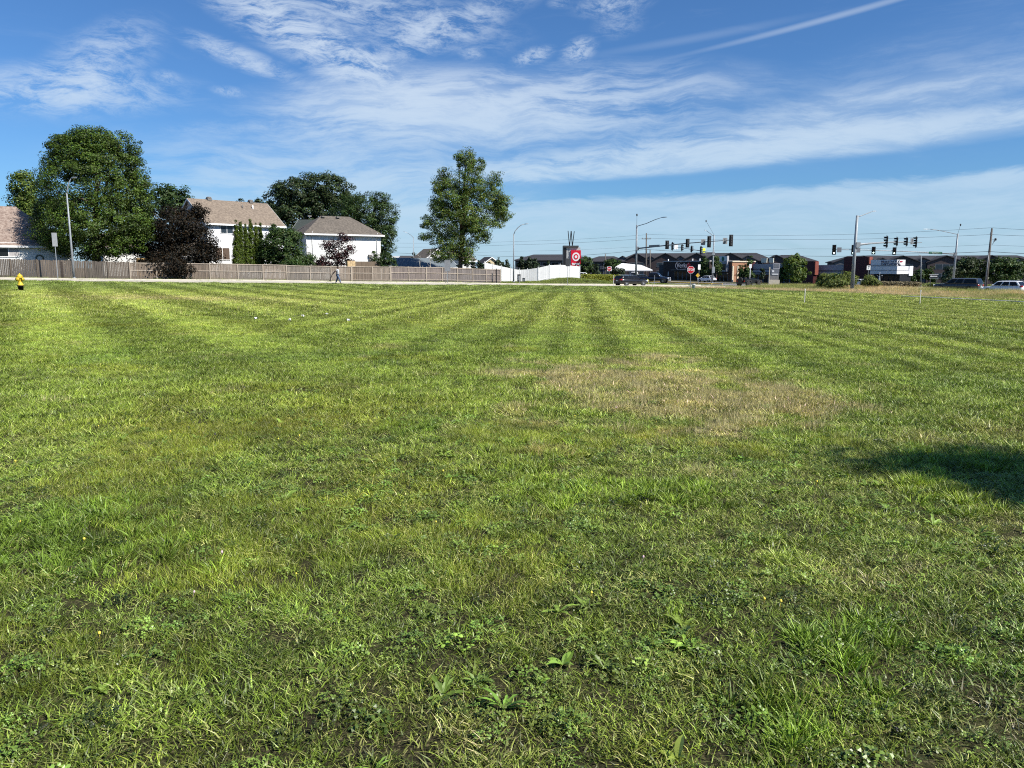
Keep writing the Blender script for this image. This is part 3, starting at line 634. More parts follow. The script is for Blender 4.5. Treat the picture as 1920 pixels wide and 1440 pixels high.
def house(name, label, px, D, pxr, py_eave, depth, rise, wall, roof, style='gable', d=None, ov=0.4, wins=(), corner=True, L=None, base_drop=0.0, cat='house', gut=True):
    d = d or SD; b = G(px, D); L = L or along(b, d, pxr); wh = zof(py_eave, D) - b.z
    root = thing(name, b, math.atan2(d.y, d.x), label, cat)
    m = MB()
    if style == 'gable': m.prism([(0, -0.5), (depth, -0.5), (depth, wh), (depth / 2, wh + rise * (1 - 0.04)), (0, wh)], 'x', 0, L)
    else: m.box2((0, 0, -0.5), (L, depth, wh))
    m.build('wall', wall, root)
    r = MB(); h = depth / 2; s = rise / h; zo = wh - ov * s; th = 0.14
    if style == 'gable':
        for sg in (0, 1):
            ys = [-ov, h] if sg == 0 else [depth + ov, h]
            v = [(-ov, ys[0], zo), (L + ov, ys[0], zo), (L + ov, ys[1], wh + rise), (-ov, ys[1], wh + rise)]; r.add(v + [(a, b_, c - th) for a, b_, c in v], [(0, 1, 2, 3), (7, 6, 5, 4), (0, 4, 5, 1), (1, 5, 6, 2), (3, 7, 4, 0)])
    else:
        a0, a1 = (-ov, zo), (L + ov, zo); rl, rr = h, max(h + .5, L - h); z1 = wh + rise
        A = [(-ov, -ov, zo), (L + ov, -ov, zo), (L + ov, depth + ov, zo), (-ov, depth + ov, zo), (rl, h, z1), (rr, h, z1)]
        r.add(A + [(x, y, z - th) for x, y, z in A[:4]], [(0, 1, 5, 4), (1, 2, 5), (2, 3, 4, 5), (3, 0, 4), (0, 6, 7, 1), (1, 7, 8, 2), (2, 8, 9, 3), (3, 9, 6, 0), (9, 8, 7, 6)])
    ro = r.build('roof', roof, root, uv=True)
    t = MB(); t.box2((-ov, -ov - 0.09, zo - th - 0.06), (L + ov, -ov - 0.004, zo + 0.02)); t.build('gutter', WHITE, root)
    if style == 'gable':
        for xx in (-ov - 0.03, L + ov + 0.005):
            t = MB(); t.prism([(-ov, zo - th - .1), (-ov, zo), (h, wh + rise), (depth + ov, zo), (depth + ov, zo - th - .1), (h, wh + rise - th - .1)], 'x', xx, xx + 0.025); t.build('rake_trim', WHITE, root)
    if corner:
        for xx in (-0.06, L - 0.04): t = MB(); t.box2((xx, -0.025, -0.3), (xx + 0.10, 0.08, wh - .02)); t.build('corner_trim', WHITE, root)
    def lx(q): return along(b, d, q)
    def lz(q, x): return zof(q, (b + d * x).y) - b.z
    for w_ in wins:
        x0, x1 = lx(w_[0]), lx(w_[1]); xm = (x0 + x1) / 2; window(root, x0, x1, lz(w_[3], xm), lz(w_[2], xm), w_[4], glass=w_[5] if len(w_) > 5 else None, transom=w_[6] if len(w_) > 6 else 0, blind=w_[7] if len(w_) > 7 else None)
    root['_'] = 0; del root['_']
    return root, L, wh, ro, lx, lz
# far-left house
hA, L, wh, ro, lx, lz = house('house', 'white house with mottled brown roof at the left edge of the view', -170, 79, 135, 453, 9.5, 4.1, SID_W, SH_BRN, 'hip', wins=((-20, 38, 457, 481, 3, GLASS, 0.62, CURTAIN),))
m = MB(); m.box2((L * .3 - 6, 1.5, wh + .3), (L * .3 - 1, 7.8, wh + 1.0)); m.prism([(1.2, wh + 1.0), (8.2, wh + 1.0), (4.7, wh + 4.9)], 'x', 3.0, L * .42); m.build('upper_gable', SH_BRN, hA, uv=True)
t_ = bpy.data.materials.get('tyre_rubber'); b = G(74, 88)
m = MB(); M = Matrix.Translation((0, 0, 0)); ring = []
for k in range(24): a = 2 * math.pi * k / 24; ring.append((0.33 * math.cos(a), 0, 0.33 * math.sin(a)))
wr = thing('wreath', P(74.5, 484.5, 83.5), SANG, 'dark round wreath hanging on the white wall above the fence', 'wreath'); m.tube(ring + [ring[0]], 0.09, 8); m.build('ring', pm('dark_foliage', (0.10, 0.12, 0.10), 0.9, 0.3, 20), wr)
# garage glimpsed under the maple
house('garage', 'white garage wall glimpsed beneath the large maple', 196, 97, 262, 462, 6, 1.6, SID_W, SH_BRN, 'gable')
# two-storey tan-roofed house
hB, L, wh, ro, lx, lz = house('house', 'two-storey white house with tan gabled roof', 393, 99, 532, 417, 8.4, 3.05, SID_C, SH_TAN, 'gable', d=Vector((math.cos(R(48)), math.sin(R(48)), 0)), wins=((418, 440, 420.5, 439, 2, GLASSB), (405.5, 431.5, 466, 487, 2, GLASS, 0, BLIND)))
for fx, s_ in ((0.24, 0.30), (0.80, 0.24)):
    m = MB(); m.box((L * fx, 4.2, wh + 3.0 + .05), (.6 * s_ / .3, .6, .3)); m.lathe([(.18, .1), (.32, .2), (.34, .32), (.2, .40)], 10, c=(L * fx, 4.2, wh + 3.0)); m.build('roof_vent', GREYB, ro)
for fx, mt in ((0.62, GREYB), (0.76, WHITE)):
    m = MB(); m.tube([(L * fx, 2.9, wh + 1.8), (L * fx, 2.9, wh + 2.55)], .09, 8, mi=0); m.build('vent_pipe', mt, ro)
pw = MB(); pw.prism([(-0.02, 2.6), (4.2, 2.6), (4.2, 3.4), (2.1, 4.6), (-.02, 3.4)], 'y', 2.2, 6.5); po = pw.build('side_wing', SID_C, hB); po.location = (-4.35, 0, 0)
pr = MB(); pr.add([(-3.4, 1.6, 2.9), (0, 1.6, 4.9), (0, 7, 4.9), (-3.4, 7, 2.9), (-3.4, 1.6, 2.78), (0, 1.6, 4.78), (0, 7, 4.78), (-3.4, 7, 2.78)], [(0, 1, 2, 3), (7, 6, 5, 4), (0, 4, 5, 1), (1, 5, 6, 2), (2, 6, 7, 3), (3, 7, 4, 0)]); pr.build('porch_roof', SH_TAN, hB, uv=True)
# pale green house behind
house('house', 'pale green gabled house with dark roof between the two white houses', 548, 132, 600, 440, 9, 2.6, SID_G, SH_GRN, 'gable', d=Vector((0.99, -0.12, 0)).normalized())
# grey hip-roofed house
hD, L, wh, ro, lx, lz = house('house', 'white two-storey house with grey hipped roof', 577, 108, 714, 435, 6.6, 2.35, SID_W, SH_GRY, 'hip', ov=0.5)
for q in (587, 707):
    x = lx(q); m = MB(); m.tube([(x, -.45, wh - .1), (x, -.2, wh - .35), (x, -.07, wh - .6), (x, -.07, 0)], .045, 6); m.build('downspout', WHITE, hD)
for q0, q1, a, c_ in ((691, 697.5, 478, 483), (692, 697.5, 485, 489)):
    m = MB(); m.box2((lx(q0), -.28, lz(c_, lx(q0))), (lx(q1), .02, lz(a, lx(q0)))); m.build('meter_box', GREYB, hD)
for q in (596, 622, 650): m = MB(); m.box((lx(q), 2.75, wh + 2.2), (.5, .35, .18)); m.build('roof_vent', GREYB, ro)
# small far houses and sheds
house('house', 'small far house with grey gabled roof left of the lone tree', 770, 150, 793, 488.5, 6, 2.2, SID_W, SH_GRY, 'gable', d=Vector((.55, -.835, 0)))
house('garage', 'white garage behind the lone tree trunk', 866, 140, 890, 487, 6, 1.3, SID_W, SH_GRY, 'gable')
house('house', 'small far house with tan gable end', 896, 195, 908, 492, 3.9, 1.3, SID_T, SH_DRK, 'gable', d=Vector((.45, -.893, 0)))
house('shed', 'low shed with wide blue-grey roof behind the fence', 742, 116, 858, 500, 6.0, 1.35, SID_C, SH_BLU, 'gable', ov=0.3)
# timber yard things behind the fence
m = MB(); WOODB = pm('fresh_timber', (0.42, 0.28, 0.13), 0.85, 0.2, 6, stretch=(1, 6, 1))
def timber(label, px, D, w, h, col, name='wooden_crate'):
    b = G(px, D); r = thing(name, b, SANG, label, 'crate')
    for i in range(5): m = MB(); m.box((w * (i - 2) / 5, 0, h / 2), (w / 5 - .02, .5, h)); m.build('board', col, r)
timber('orange-tan timber stack peeping over the fence beneath the purple tree', 283, 97, 3.2, 2.35, WOODB, 'timber_stack')
timber('pale timber box beside the plum tree above the fence', 658, 103, 1.1, 2.6, pm('pale_timber', (.55, .40, .22), .8, .2, 5), 'timber_box')
timber('brown low timber screen behind the fence under the white wall', 683, 105.5, 4.6, 2.55, pm('brown_timber', (.16, .12, .085), .9, .25, 4, stretch=(5, 1, .3)), 'timber_screen')

# ------------------------------------------------------------------ wooden fences
def wood(name, col, var=0.32): return pm(name, col, 0.92, var, 2.2, bump=0.4, bscale=20, stretch=(5.5, 5.5, 0.16))
FW1 = [wood('weathered_grey_boards', (0.125, 0.103, 0.083), .42), wood('older_grey_boards', (0.105, 0.09, 0.075), .42)]
FW2 = [wood('weathered_tan_boards', (0.225, 0.185, 0.148), .36), wood('greyer_tan_boards', (0.19, 0.165, 0.14), .36), wood('stained_tan_boards', (0.17, 0.135, 0.105), .4)]; FW3 = [wood('weathered_mauve_boards', (0.195, 0.162, 0.145), .36), wood('greyer_mauve_boards', (0.165, 0.145, 0.135), .36)]; RAILW = wood('pale_rail_timber', (0.36, 0.305, 0.245), 0.2)
fa, fb = G(-30, 75.5), G(937, 107); FD = (fb - fa); FD.z = 0; FD.normalize()
def fpt(px): p = fa + FD * along(fa, FD, px); p.z = H(p.x, p.y); return p
def wood_fence(label, posts, mat, rails, hgt_, rail_mat, group, dog=False, cap=False, steps=0.025, double=()):
    b = fpt(posts[0]); root = thing('wooden_fence', b, math.atan2(FD.y, FD.x), label, 'fence', group)
    for i in range(len(posts) - 1):
        p, q = fpt(posts[i]) - b, fpt(posts[i + 1]) - b; x0, x1 = p.dot(FD), q.dot(FD); dz = random.uniform(-steps, steps); m = MB(); x = x0; n = max(3, int((x1 - x0) / 0.142)); w = (x1 - x0) / n
        for k in range(n):
            z = p.z + (q.z - p.z) * (k + .5) / n; h = hgt_ + dz + random.uniform(-.03, .03) - (random.random() < .06) * .07; y = random.uniform(-.006, .006); xa, xb = x0 + k * w + .006, x0 + (k + 1) * w - random.uniform(.004, .014)
            if dog: m.prism([(xa, z + .03), (xb, z + .03), (xb, z + h - .04), (xb - .03, z + h), (xa + .03, z + h), (xa, z + h - .04)], 'y', y, y + .02)
            else: m.box2((xa, y, z + .03), (xb, y + .02, z + h))
        tag(m.build('picket_panel', random.choice(mat), root), kind='stuff')
        for rz in rails:
            m = MB(); zz = rz * (hgt_ + dz); t = .045; xa, xb = x0 + .01, x1 - .01; v = [(xa, -.055, p.z + zz - t), (xb, -.055, q.z + zz - t), (xb, -.008, q.z + zz - t), (xa, -.008, p.z + zz - t), (xa, -.055, p.z + zz + t), (xb, -.055, q.z + zz + t), (xb, -.008, q.z + zz + t), (xa, -.008, p.z + zz + t)]
            m.add(v, [(3, 2, 1, 0), (4, 5, 6, 7), (0, 1, 5, 4), (1, 2, 6, 5), (2, 3, 7, 6), (3, 0, 4, 7)]); m.build('rail', rail_mat, root)
    for i, px in enumerate(posts):
        p = fpt(px) - b; x = p.dot(FD); m = MB(); m.box2((x - .05, -.075, p.z - .2), (x + .05, -.057 + .03, p.z + hgt_ + .03)); m.build('post', rail_mat, root)
    return root
gf = 'wooden fences along the street'
wood_fence('dark weathered board fence in front of the left-hand house', [-30, 20, 70, 116, 160, 202, 242], FW1, (), 1.86, FW1[0], gf, dog=True)
wood_fence('tan board fence with rails below the purple tree and evergreens', [243.5, 293, 342, 393, 445.5, 492.5, 537, 581, 620, 658], FW2, (0.55, 0.985), 1.80, RAILW, gf)
wood_fence('short tan railed fence run right of the walking person', [659.5, 698, 731], FW2, (0.10, 0.56, 0.98), 1.86, RAILW, gf)
wood_fence('greyish railed fence run ending below the lone ragged tree', [732.5, 766, 799, 829, 857, 886, 911, 938], FW3, (0.16, 0.60, 0.97), 1.92, RAILW, gf, steps=.03)
# white vinyl fence on the bank
vp = [(909, 517.5, 117.5), (924, 521, 118.2), (940, 524.5, 119.0), (957, 528, 119.8), (974, 530.8, 120.3), (989, 529.8, 120.5), (1009, 527, 120.5), (1030, 522, 121), (1050, 521, 122), (1068, 522, 123), (1087, 523.8, 124)]
b = P(*vp[0]); root = thing('vinyl_fence', b, 0, 'white vinyl privacy fence climbing the grassy bank', 'fence')
VH = 2.08
for i, (px, py, D) in enumerate(vp):
    p = P(px, py, D) - b; m = MB(); m.box((p.x, p.y, p.z + VH / 2 - .1), (.13, .13, VH + .36)); m.prism([(p.x - .08, p.z + VH + .08), (p.x + .08, p.z + VH + .08), (p.x, p.z + VH + .16)], 'y', p.y - .08, p.y + .08); m.build('post', VINYL, root)
    if i < len(vp) - 1:
        q = P(*vp[i + 1]) - b; e = (q - p); e.z = 0; e.normalize(); nn = Vector((-e.y, e.x, 0)) * .02; z0 = Vector((0, 0, -.25))
        n = max(4, int((q - p).length / .3))
        for k in range(n):
            a_ = p.lerp(q, (k + .02) / n); c_ = p.lerp(q, (k + .98) / n); m = MB(); v = [a_ - nn + z0, c_ - nn + z0, c_ + nn + z0, a_ + nn + z0]; v += [u + Vector((0, 0, VH + .20)) for u in v]; m.add(v, [(3, 2, 1, 0), (4, 5, 6, 7), (0, 1, 5, 4), (1, 2, 6, 5), (2, 3, 7, 6), (3, 0, 4, 7)]); m.build('panel', VINYL, root)
        n2 = nn * 1.8
        for zz in (VH - .08, .02):
            m = MB(); v = [p - n2 + Vector((0, 0, zz)), q - n2 + Vector((0, 0, zz)), q + n2 + Vector((0, 0, zz)), p + n2 + Vector((0, 0, zz))]; v += [u + Vector((0, 0, .13)) for u in v]; m.add(v, [(3, 2, 1, 0), (4, 5, 6, 7), (0, 1, 5, 4), (1, 2, 6, 5), (2, 3, 7, 6), (3, 0, 4, 7)])
        m.build('rail', VINYL, root)
# ------------------------------------------------------------------ unreadable small writing: letter-sized raised strokes
PALEMARK = pm('pale_lettering', (.55, .58, .56), .6, .05, 4)
def marks(parent, c, ex, ez, widths, h, mat, gap=.05, name='lettering', t=.02):
    tot = sum(widths) + gap * (len(widths) - 1); x = -tot / 2; m = MB(); ex = Vector(ex).normalized(); ez = Vector(ez).normalized(); ey = ex.cross(ez) * -1
    for w in widths:
        if w > 0:
            k = random.random(); bars = [(0, .28 * w, 0, h), (.3 * w, w, h * .8, h)] if k < .3 else [(0, .28 * w, 0, h), (.72 * w, w, 0, h), (.3 * w, .7 * w, h * .4, h * .6)] if k < .6 else [(0, w, h * .82, h), (.36 * w, .64 * w, 0, h * .8)] if k < .8 else [(0, .28 * w, 0, h), (.3 * w, w, 0, h * .2), (.3 * w, .8 * w, h * .45, h * .6)]
            for a0, a1, z0, z1 in bars:
                v = [c + ex * (x + a) + ez * (z - h / 2) + ey * y for y in (0, t) for a, z in ((a0, z0), (a1, z0), (a1, z1), (a0, z1))]; m.add(v, [(0, 1, 2, 3), (7, 6, 5, 4), (0, 4, 5, 1), (1, 5, 6, 2), (2, 6, 7, 3), (3, 7, 4, 0)])
        x += max(w, .08) + gap
    return m.build(name, mat, parent)
# ------------------------------------------------------------------ poles, lamps, signals, signs
def rel(b, *a): return P(*a) - b
def lamp_head(parent, p, d, l=0.75):
    """flat cobra head at p pointing along d"""
    d = Vector(d).normalized(); s = Vector((-d.y, d.x, 0)).normalized(); u = s.cross(d) * -1; u = Vector((0, 0, 1)) if u.length < .1 else u
    m = MB(); st = [(0, .05, .05), (.15, .10, .07), (.5, .17, .075), (.85, .13, .05), (1, .05, .02)]
    m.loft([[p + d * l * f + s * w * a + Vector((0, 0, 1)) * h * c_ for a, c_ in ((-1, -.5), (1, -.5), (.7, 1), (-.7, 1))] for f, w, h in st]); return m.build('lamp_head', GALV, parent)
def street_lamp(label, px, py, D, top, arm, head, group='tapered street lamps'):
    b = P(px, py, D); b.z = H(b.x, b.y); r = thing('street_lamp', b, 0, label, 'street lamp', group)
    t = rel(b, *top, D); m = MB(); m.tube([(0, 0, 0), (t.x * .5, t.y, t.z * .5), t], [.105, .085, .065], 12); m.build('pole', PALEGALV, r)
    m = MB(); m.box((0, 0, .04), (.42, .42, .08)); m.lathe([(.2, .08), (.17, .2), (.14, .22)], 10); m.build('base_plate', GALV, r)
    pts = [t + Vector((0, 0, -.15))] + [rel(b, a[0], a[1], D + (a[2] if len(a) > 2 else 0)) for a in arm]; m = MB(); m.tube(pts, [.05] * (len(pts) - 1) + [.04], 8); m.build('arm', PALEGALV, r)
    h0 = pts[-1]; h1 = rel(b, head[0], head[1], D + (head[2] if len(head) > 2 else 0)); lamp_head(r, h0, h1 - h0, (h1 - h0).length); return r
street_lamp('tall grey street lamp in front of the large maple', 139, 521.5, 75, (125, 362), ((126.5, 352), (129, 342), (134, 334)), (143.5, 332.5, -.3))
street_lamp('street lamp in front of the white fence', 963, 530.5, 112, (963.2, 438), ((966, 433), (971, 427), (977, 422), (983, 420.5)), (991, 419.5))
street_lamp('far thin street lamp left of the lone tree', 774.5, 502, 190, (775.5, 445), ((771, 441), (764, 437)), (756, 433.5))
street_lamp('slim lamp standing behind the pickup at the right signal', 1727, 530, 170, (1727, 480), ((1726.8, 479),), (1722, 478))
HOUS = pm('signal_housing', (0.014, 0.014, 0.015), .5, .2, 5); HB = pm('signal_back', (0.05, 0.05, 0.052), .5, .3, 8); VIS_P = pm('pale_visor', (.45, .46, .45), .5, .1, 5)
LENS = {'r': pm('dark_red_lens', (.10, .015, .012), .3, .1, 4), 'y': pm('dark_amber_lens', (.10, .06, .012), .3, .1, 4), 'g': pm('dark_green_lens', (.015, .06, .045), .3, .1, 4), 'G': pm('lit_green_lens', (.5, .9, .8), .3, .05, 4, emit=(.75, 1.0, .93, 3.0))}
def signal_head(parent, p, face, n=3, lit='', plate=True, s=.36, wide=.64):
    """p = centre; face = direction it faces"""
    f = Vector(face); f.z = 0; f.normalize(); rz = math.atan2(f.y, f.x) + math.pi / 2; Mx = Matrix.Translation(p) @ Matrix.Rotation(rz, 4, 'Z'); h = n * s; m = MB()
    if plate: m.box((0, .03, 0), (wide, .02, h + .28), M=Mx)
    m.box((0, .11, 0), (.33, .17, h), M=Mx)
    for i in range(n): z = h / 2 - s * (i + .5); m.box((0, .205, z), (.2, .03, s * .6), mi=1, M=Mx)
    m.tube([Mx @ Vector((0, .12, -h / 2 - .1)), Mx @ Vector((0, .12, h / 2 + .1))], .03, 6, mi=1)
    for i in range(n):
        z = h / 2 - s * (i + .5); a = [math.pi * (-.15 + 1.3 * k / 8) for k in range(9)]; v = []
        for yy, rr in ((.02, .155), (-.28, .15)): v += [Mx @ Vector((rr * math.cos(t), yy - (.06 * math.sin(t) if yy < 0 else 0), z + rr * math.sin(t))) for t in a]
        for yy, rr in ((.02, .14), (-.28, .135)): v += [Mx @ Vector((rr * math.cos(t), yy - (.06 * math.sin(t) if yy < 0 else 0), z + rr * math.sin(t))) for t in a]
        fs = []
        for k in range(8): fs += [(k, k + 1, 10 + k, 9 + k), (18 + k, 27 + k, 28 + k, 19 + k), (9 + k, 10 + k, 28 + k, 27 + k)]
        m.add(v, fs)
    o = m.build('signal_head', [HOUS, HB], parent); cols = {3: 'ryg', 4: 'ryyg'}[n]
    for i in range(n):
        z = h / 2 - s * (i + .5); c_ = cols[i]; c_ = 'G' if (lit == 'g' and c_ == 'g') else c_; g = MB(); g.lathe([(.125, -.01), (.12, .01), (.05, .03)], 12, M=Mx @ Matrix.Translation((0, .015, z)) @ Matrix.Rotation(math.pi / 2, 4, 'X')); g.build('lens', LENS[c_], o)
    return o
def arm_sign(parent, p, face, w, h, mat, name='arm_sign', back=None):
    f = Vector(face); f.z = 0; f.normalize(); rz = math.atan2(f.y, f.x) + math.pi / 2; m = MB(); m.box((0, 0, 0), (w, .02, h), M=Matrix.Translation(p) @ Matrix.Rotation(rz, 4, 'Z'), mi=0); m.box((0, .05, 0), (.06, .07, h * .9), M=Matrix.Translation(p) @ Matrix.Rotation(rz, 4, 'Z'), mi=1)
    return m.build(name, [mat, back or GALV], parent)
def signal_pole(label, px, D, top, r0, arm, mat=GALV, lum=None, antenna=None, luma=(), collar=True):
    b = G(px, D); r = thing('traffic_signal', b, 0, label, 'traffic signal', 'mast-arm traffic signals at the crossroads')
    t = rel(b, top[0], top[1], D); m = MB(); m.tube([(0, 0, 0), (t.x * .5, t.y * .5, t.z * .5), t], [r0, r0 * .82, r0 * .64], 14); m.build('pole', mat, r)
    m = MB(); m.lathe([(r0 * 2, 0), (r0 * 2, .1), (r0 * 1.3, .14), (r0 * 1.25, .3)], 14); m.build('base_plate', GALV, r)
    pts = [rel(b, *a) for a in arm]; n = len(pts); m = MB(); m.tube(pts, [r0 * .62 * (1 - .62 * i / (n - 1)) for i in range(n)], 10); m.box(pts[0], (.5, .5, .6)); m.build('mast_arm', mat, r)
    if lum: q = [rel(b, *a) for a in lum]; m = MB(); m.tube(q[:-1], [.055] * (len(q) - 2) + [.04], 8); m.build('lamp_arm', mat, r); lamp_head(r, q[-2], q[-1] - q[-2], (q[-1] - q[-2]).length)
    if antenna: a = rel(b, *antenna); m = MB(); m.tube([t, t.lerp(a, .9)], .025, 6); m.lathe([(.03, -.25), (.12, -.1), (.13, .1), (.05, .2)], 10, c=a); m.build('camera_mast', DARKM, r)
    return r, b
# near signal: arm towards the right, heads seen from the back
r, b = signal_pole('traffic signal with long arm of head backs above the black car', 1193, 130, (1194, 422), .19, [(1195, 466, 130), (1240, 461, 126.5), (1290, 456, 122.5), (1335, 452.5, 119), (1373, 450, 116)],
                   lum=[(1195, 424, 130), (1212, 419, 128), (1228, 412, 126), (1240, 408, 124.5), (1250.5, 407, 123)], antenna=(1194.3, 403, 130))
BK = Vector((-.25, 1, 0))
for px, py, D, n in ((1250.8, 459, 125.7, 3), (1289, 456, 122.6, 3), (1329.5, 453.3, 119.4, 4), (1370.5, 451, 116.2, 4)): signal_head(r, rel(b, px, py, D - .15), BK, n)
for px, py, D in ((1318.5, 454, 120), (1359.5, 451.8, 117)): arm_sign(r, rel(b, px, py, D - .2), BK, .72, .9, SIGNBACK)
m = MB(); a1, a2 = rel(b, 1217, 462, 127.8), rel(b, 1237, 461, 126.4); m.add([a1 + Vector((0, .12, -.17)), a2 + Vector((0, .12, -.17)), a2 + Vector((0, .12, .2)), a1 + Vector((0, .12, .2)), a1 + Vector((0, .15, -.17)), a2 + Vector((0, .15, -.17)), a2 + Vector((0, .15, .2)), a1 + Vector((0, .15, .2))], [(0, 1, 2, 3), (7, 6, 5, 4), (0, 4, 5, 1), (1, 5, 6, 2), (2, 6, 7, 3), (3, 7, 4, 0)]); m.build('street_name_plate', SIGNBACK, r)
# far left-pointing signal with heads in profile
r, b = signal_pole('far traffic signal whose heads show dark in profile before the roofs', 1336.5, 152, (1339, 441), .17, [(1337.5, 475, 152), (1318, 471, 153.5), (1290, 466.5, 155.5), (1257, 461.5, 158)], mat=PALEGALV,
                   lum=[(1338.8, 442.5, 152), (1332, 438, 152.5), (1325, 433, 153), (1320, 431, 153.2)], antenna=(1324, 414.5, 153.5))
for px, py, D, n in ((1261, 461.8, 157.6, 4), (1279, 464.5, 156.4, 3), (1297, 467, 155, 3), (1314.5, 469.5, 153.8, 4)): signal_head(r, rel(b, px, py, D), Vector((1, .12, 0)), n)
arm_sign(r, rel(b, 1268, 463, 157), Vector((.55, -.84, 0)), 1.0, .95, WHITE); arm_sign(r, rel(b, 1320, 469.5, 153.6), Vector((.55, -.84, 0)), .75, .85, pm('fluorescent_yellow', (.65, .75, .03), .5, .05, 3))
m = MB(); p0 = rel(b, 1337, 478, 151.8)
for dx in (-1.55, -.1): m.box(p0 + Vector((dx, 0, .25)), (.06, .05, .55))
m.box(p0 + Vector((-.8, 0, .5)), (1.5, .05, .06)); m.box(p0 + Vector((-.8, 0, 0)), (1.5, .05, .06)); m.build('sign_bracket', GALV, r)
m = MB(); m.box(rel(b, 1337.5, 506, 151.8), (.5, .4, 1.2)); m.build('control_box', PALEGALV, r)
# thick pole on the right
r, b = signal_pole('thickest pale signal pole rising from the bushes', 1600, 96, (1607.5, 404), .235, [(1608, 459, 96), (1630, 456.5, 99), (1660, 454.3, 104), (1690, 454, 109), (1728, 454.6, 115)], mat=PALEGALV,
                   lum=[(1607.8, 407, 96), (1620, 402.5, 97), (1630, 398.5, 98), (1636, 396.2, 98.5), (1643, 396, 99)])
FL = Vector((-.9, .35, 0))
for px, py, D, n in ((1661.5, 453.5, 104, 4), (1680.5, 453, 107.3, 3), (1699, 453.3, 110, 3), (1716.5, 454, 113, 4)): signal_head(r, rel(b, px, py, D - .2), FL, n)
arm_sign(r, rel(b, 1710, 452.5, 112), Vector((-.5, .86, 0)), .7, .85, SIGNBACK)
m = MB(); m.lathe([(.22, 0), (.25, .05), (.25, .22), (.22, .27)], 14, c=rel(b, 1605.5, 466, 96)); m.build('collar', PALEGALV, r)
# right-hand signal with long arm and green lights
r, b = signal_pole('right signal pole with long arm of green lights and street name', 1789, 146, (1796, 438), .21, [(1791, 476.5, 146), (1740, 473.5, 144), (1690, 471, 142), (1620, 468.7, 139.5), (1560, 468, 137)],
                   lum=[(1795.5, 439.5, 146), (1775, 435, 145), (1755, 431, 144), (1744, 429.8, 143.5), (1731, 429.6, 143)], antenna=(1801, 421.5, 146))
FC = Vector((-.35, -.93, 0))
for px, py, D, n in ((1564, 468.3, 137, 4), (1600, 468.3, 138.5, 4), (1638, 469.8, 140, 3), (1677, 470.8, 141.5, 3)): signal_head(r, rel(b, px, py, D - .35), FC, n, 'g')
for px, py, D in ((1573.7, 468.5, 137.4), (1609, 469, 139)): arm_sign(r, rel(b, px, py, D - .35), FC, .72, .85, pm('grey_arm_sign', (.34, .34, .34), .6, .15, 12))
SGREEN = pm('street_sign_green', (.012, .10, .055), .5, .08, 3)
p0, p1 = rel(b, 1740, 474.3, 143.6), rel(b, 1765, 475, 144.6); m = MB(); v = [p0 + Vector((0, -.3, -.2)), p1 + Vector((0, -.3, -.2)), p1 + Vector((0, -.3, .25)), p0 + Vector((0, -.3, .25))]; m.add(v + [q + Vector((0, .04, 0)) for q in v], [(0, 1, 2, 3), (7, 6, 5, 4), (0, 4, 5, 1), (1, 5, 6, 2), (2, 6, 7, 3), (3, 7, 4, 0)]); sg = m.build('street_name_plate', SGREEN, r)
e = (p1 - p0).normalized(); marks(sg, (p0 + p1) / 2 + Vector((0, -.33, .02)), e, Vector((0, 0, 1)), [.12, 0, .2, .16, .2, .18, .2, .16, .2, 0, .2, .14], .19, PALEMARK)
# utility poles and wires
UP = pm('utility_pole_timber', (.13, .115, .10), .95, .25, 3, bump=.5, bscale=15, stretch=(1, 1, .15))
def upole(label, px, D, top, cross=True):
    b = G(px, D); r = thing('utility_pole', b, 0, label, 'utility pole', 'timber utility poles'); t = rel(b, *top, D); m = MB(); m.tube([(0, 0, 0), t * .5, t], [.24, .19, .13], 10); m.build('pole', UP, r)
    if cross:
        m = MB(); m.box(t + Vector((0, 0, -1.4)), (2.2, .12, .14)); m.build('crossarm', UP, r)
        for dx in (-.95, .95, .2): m = MB(); m.lathe([(.04, 0), (.09, .08), (.04, .16), (.07, .22), (.02, .28)], 8, c=t + Vector((dx, 0, -1.33))); m.build('insulator', PALEGALV, r)
    return r, b, b + t
_, _, u1 = upole('utility pole behind the near signal pole', 1212, 190, (1212, 437)); r, b, u2 = upole('tall leaning utility pole beside the white car', 1851, 128, (1860, 428), False)
t = u2 - b
for dz, dx in ((-1.0, -.15), (-2.2, .55)): m = MB(); m.lathe([(.05, 0), (.12, .1), (.05, .2), (.1, .3), (.03, .36)], 8, c=t + Vector((dx, 0, dz))); m.build('insulator', GALV, r)
m = MB(); m.tube([t + Vector((0, 0, -1.9)), t + Vector((.75, 0, -1.8)), t + Vector((.3, 0, -2.6))], .035, 6); m.lathe([(.03, 0), (.16, .05), (.17, .35), (.05, .42)], 8, c=t + Vector((.75, 0, -2.0))); m.build('bracket', DARKM, r)
m = MB(); m.tube([(-.18, -.15, 0), t * .62 + Vector((-.16, -.13, 0))], .05, 6); m.build('conduit', GALV, r)
_, _, u3 = upole('far small utility pole right of the near signal pole', 1219, 215, (1219, 468), False); _, _, u4 = upole('tiny far utility pole above the left flats', 1135, 260, (1135, 476), False)
def wire(label, pts, rad=.028, sag=.35):
    a = pts[0]; r = thing('overhead_wire', (a.x, a.y, a.z), 0, label, 'wire', 'overhead wires'); m = MB(); q = []
    for i in range(len(pts) - 1):
        for k in range(13 if i == len(pts) - 2 else 12):
            f = k / 12; p = pts[i].lerp(pts[i + 1], f) - a; p.z -= 4 * sag * f * (1 - f) * (pts[i + 1] - pts[i]).length / 60; q.append(p)
    m.tube(q, rad, 5); m.build('strand', DARKM, r)
Z = lambda p, dz: p + Vector((0, 0, dz))
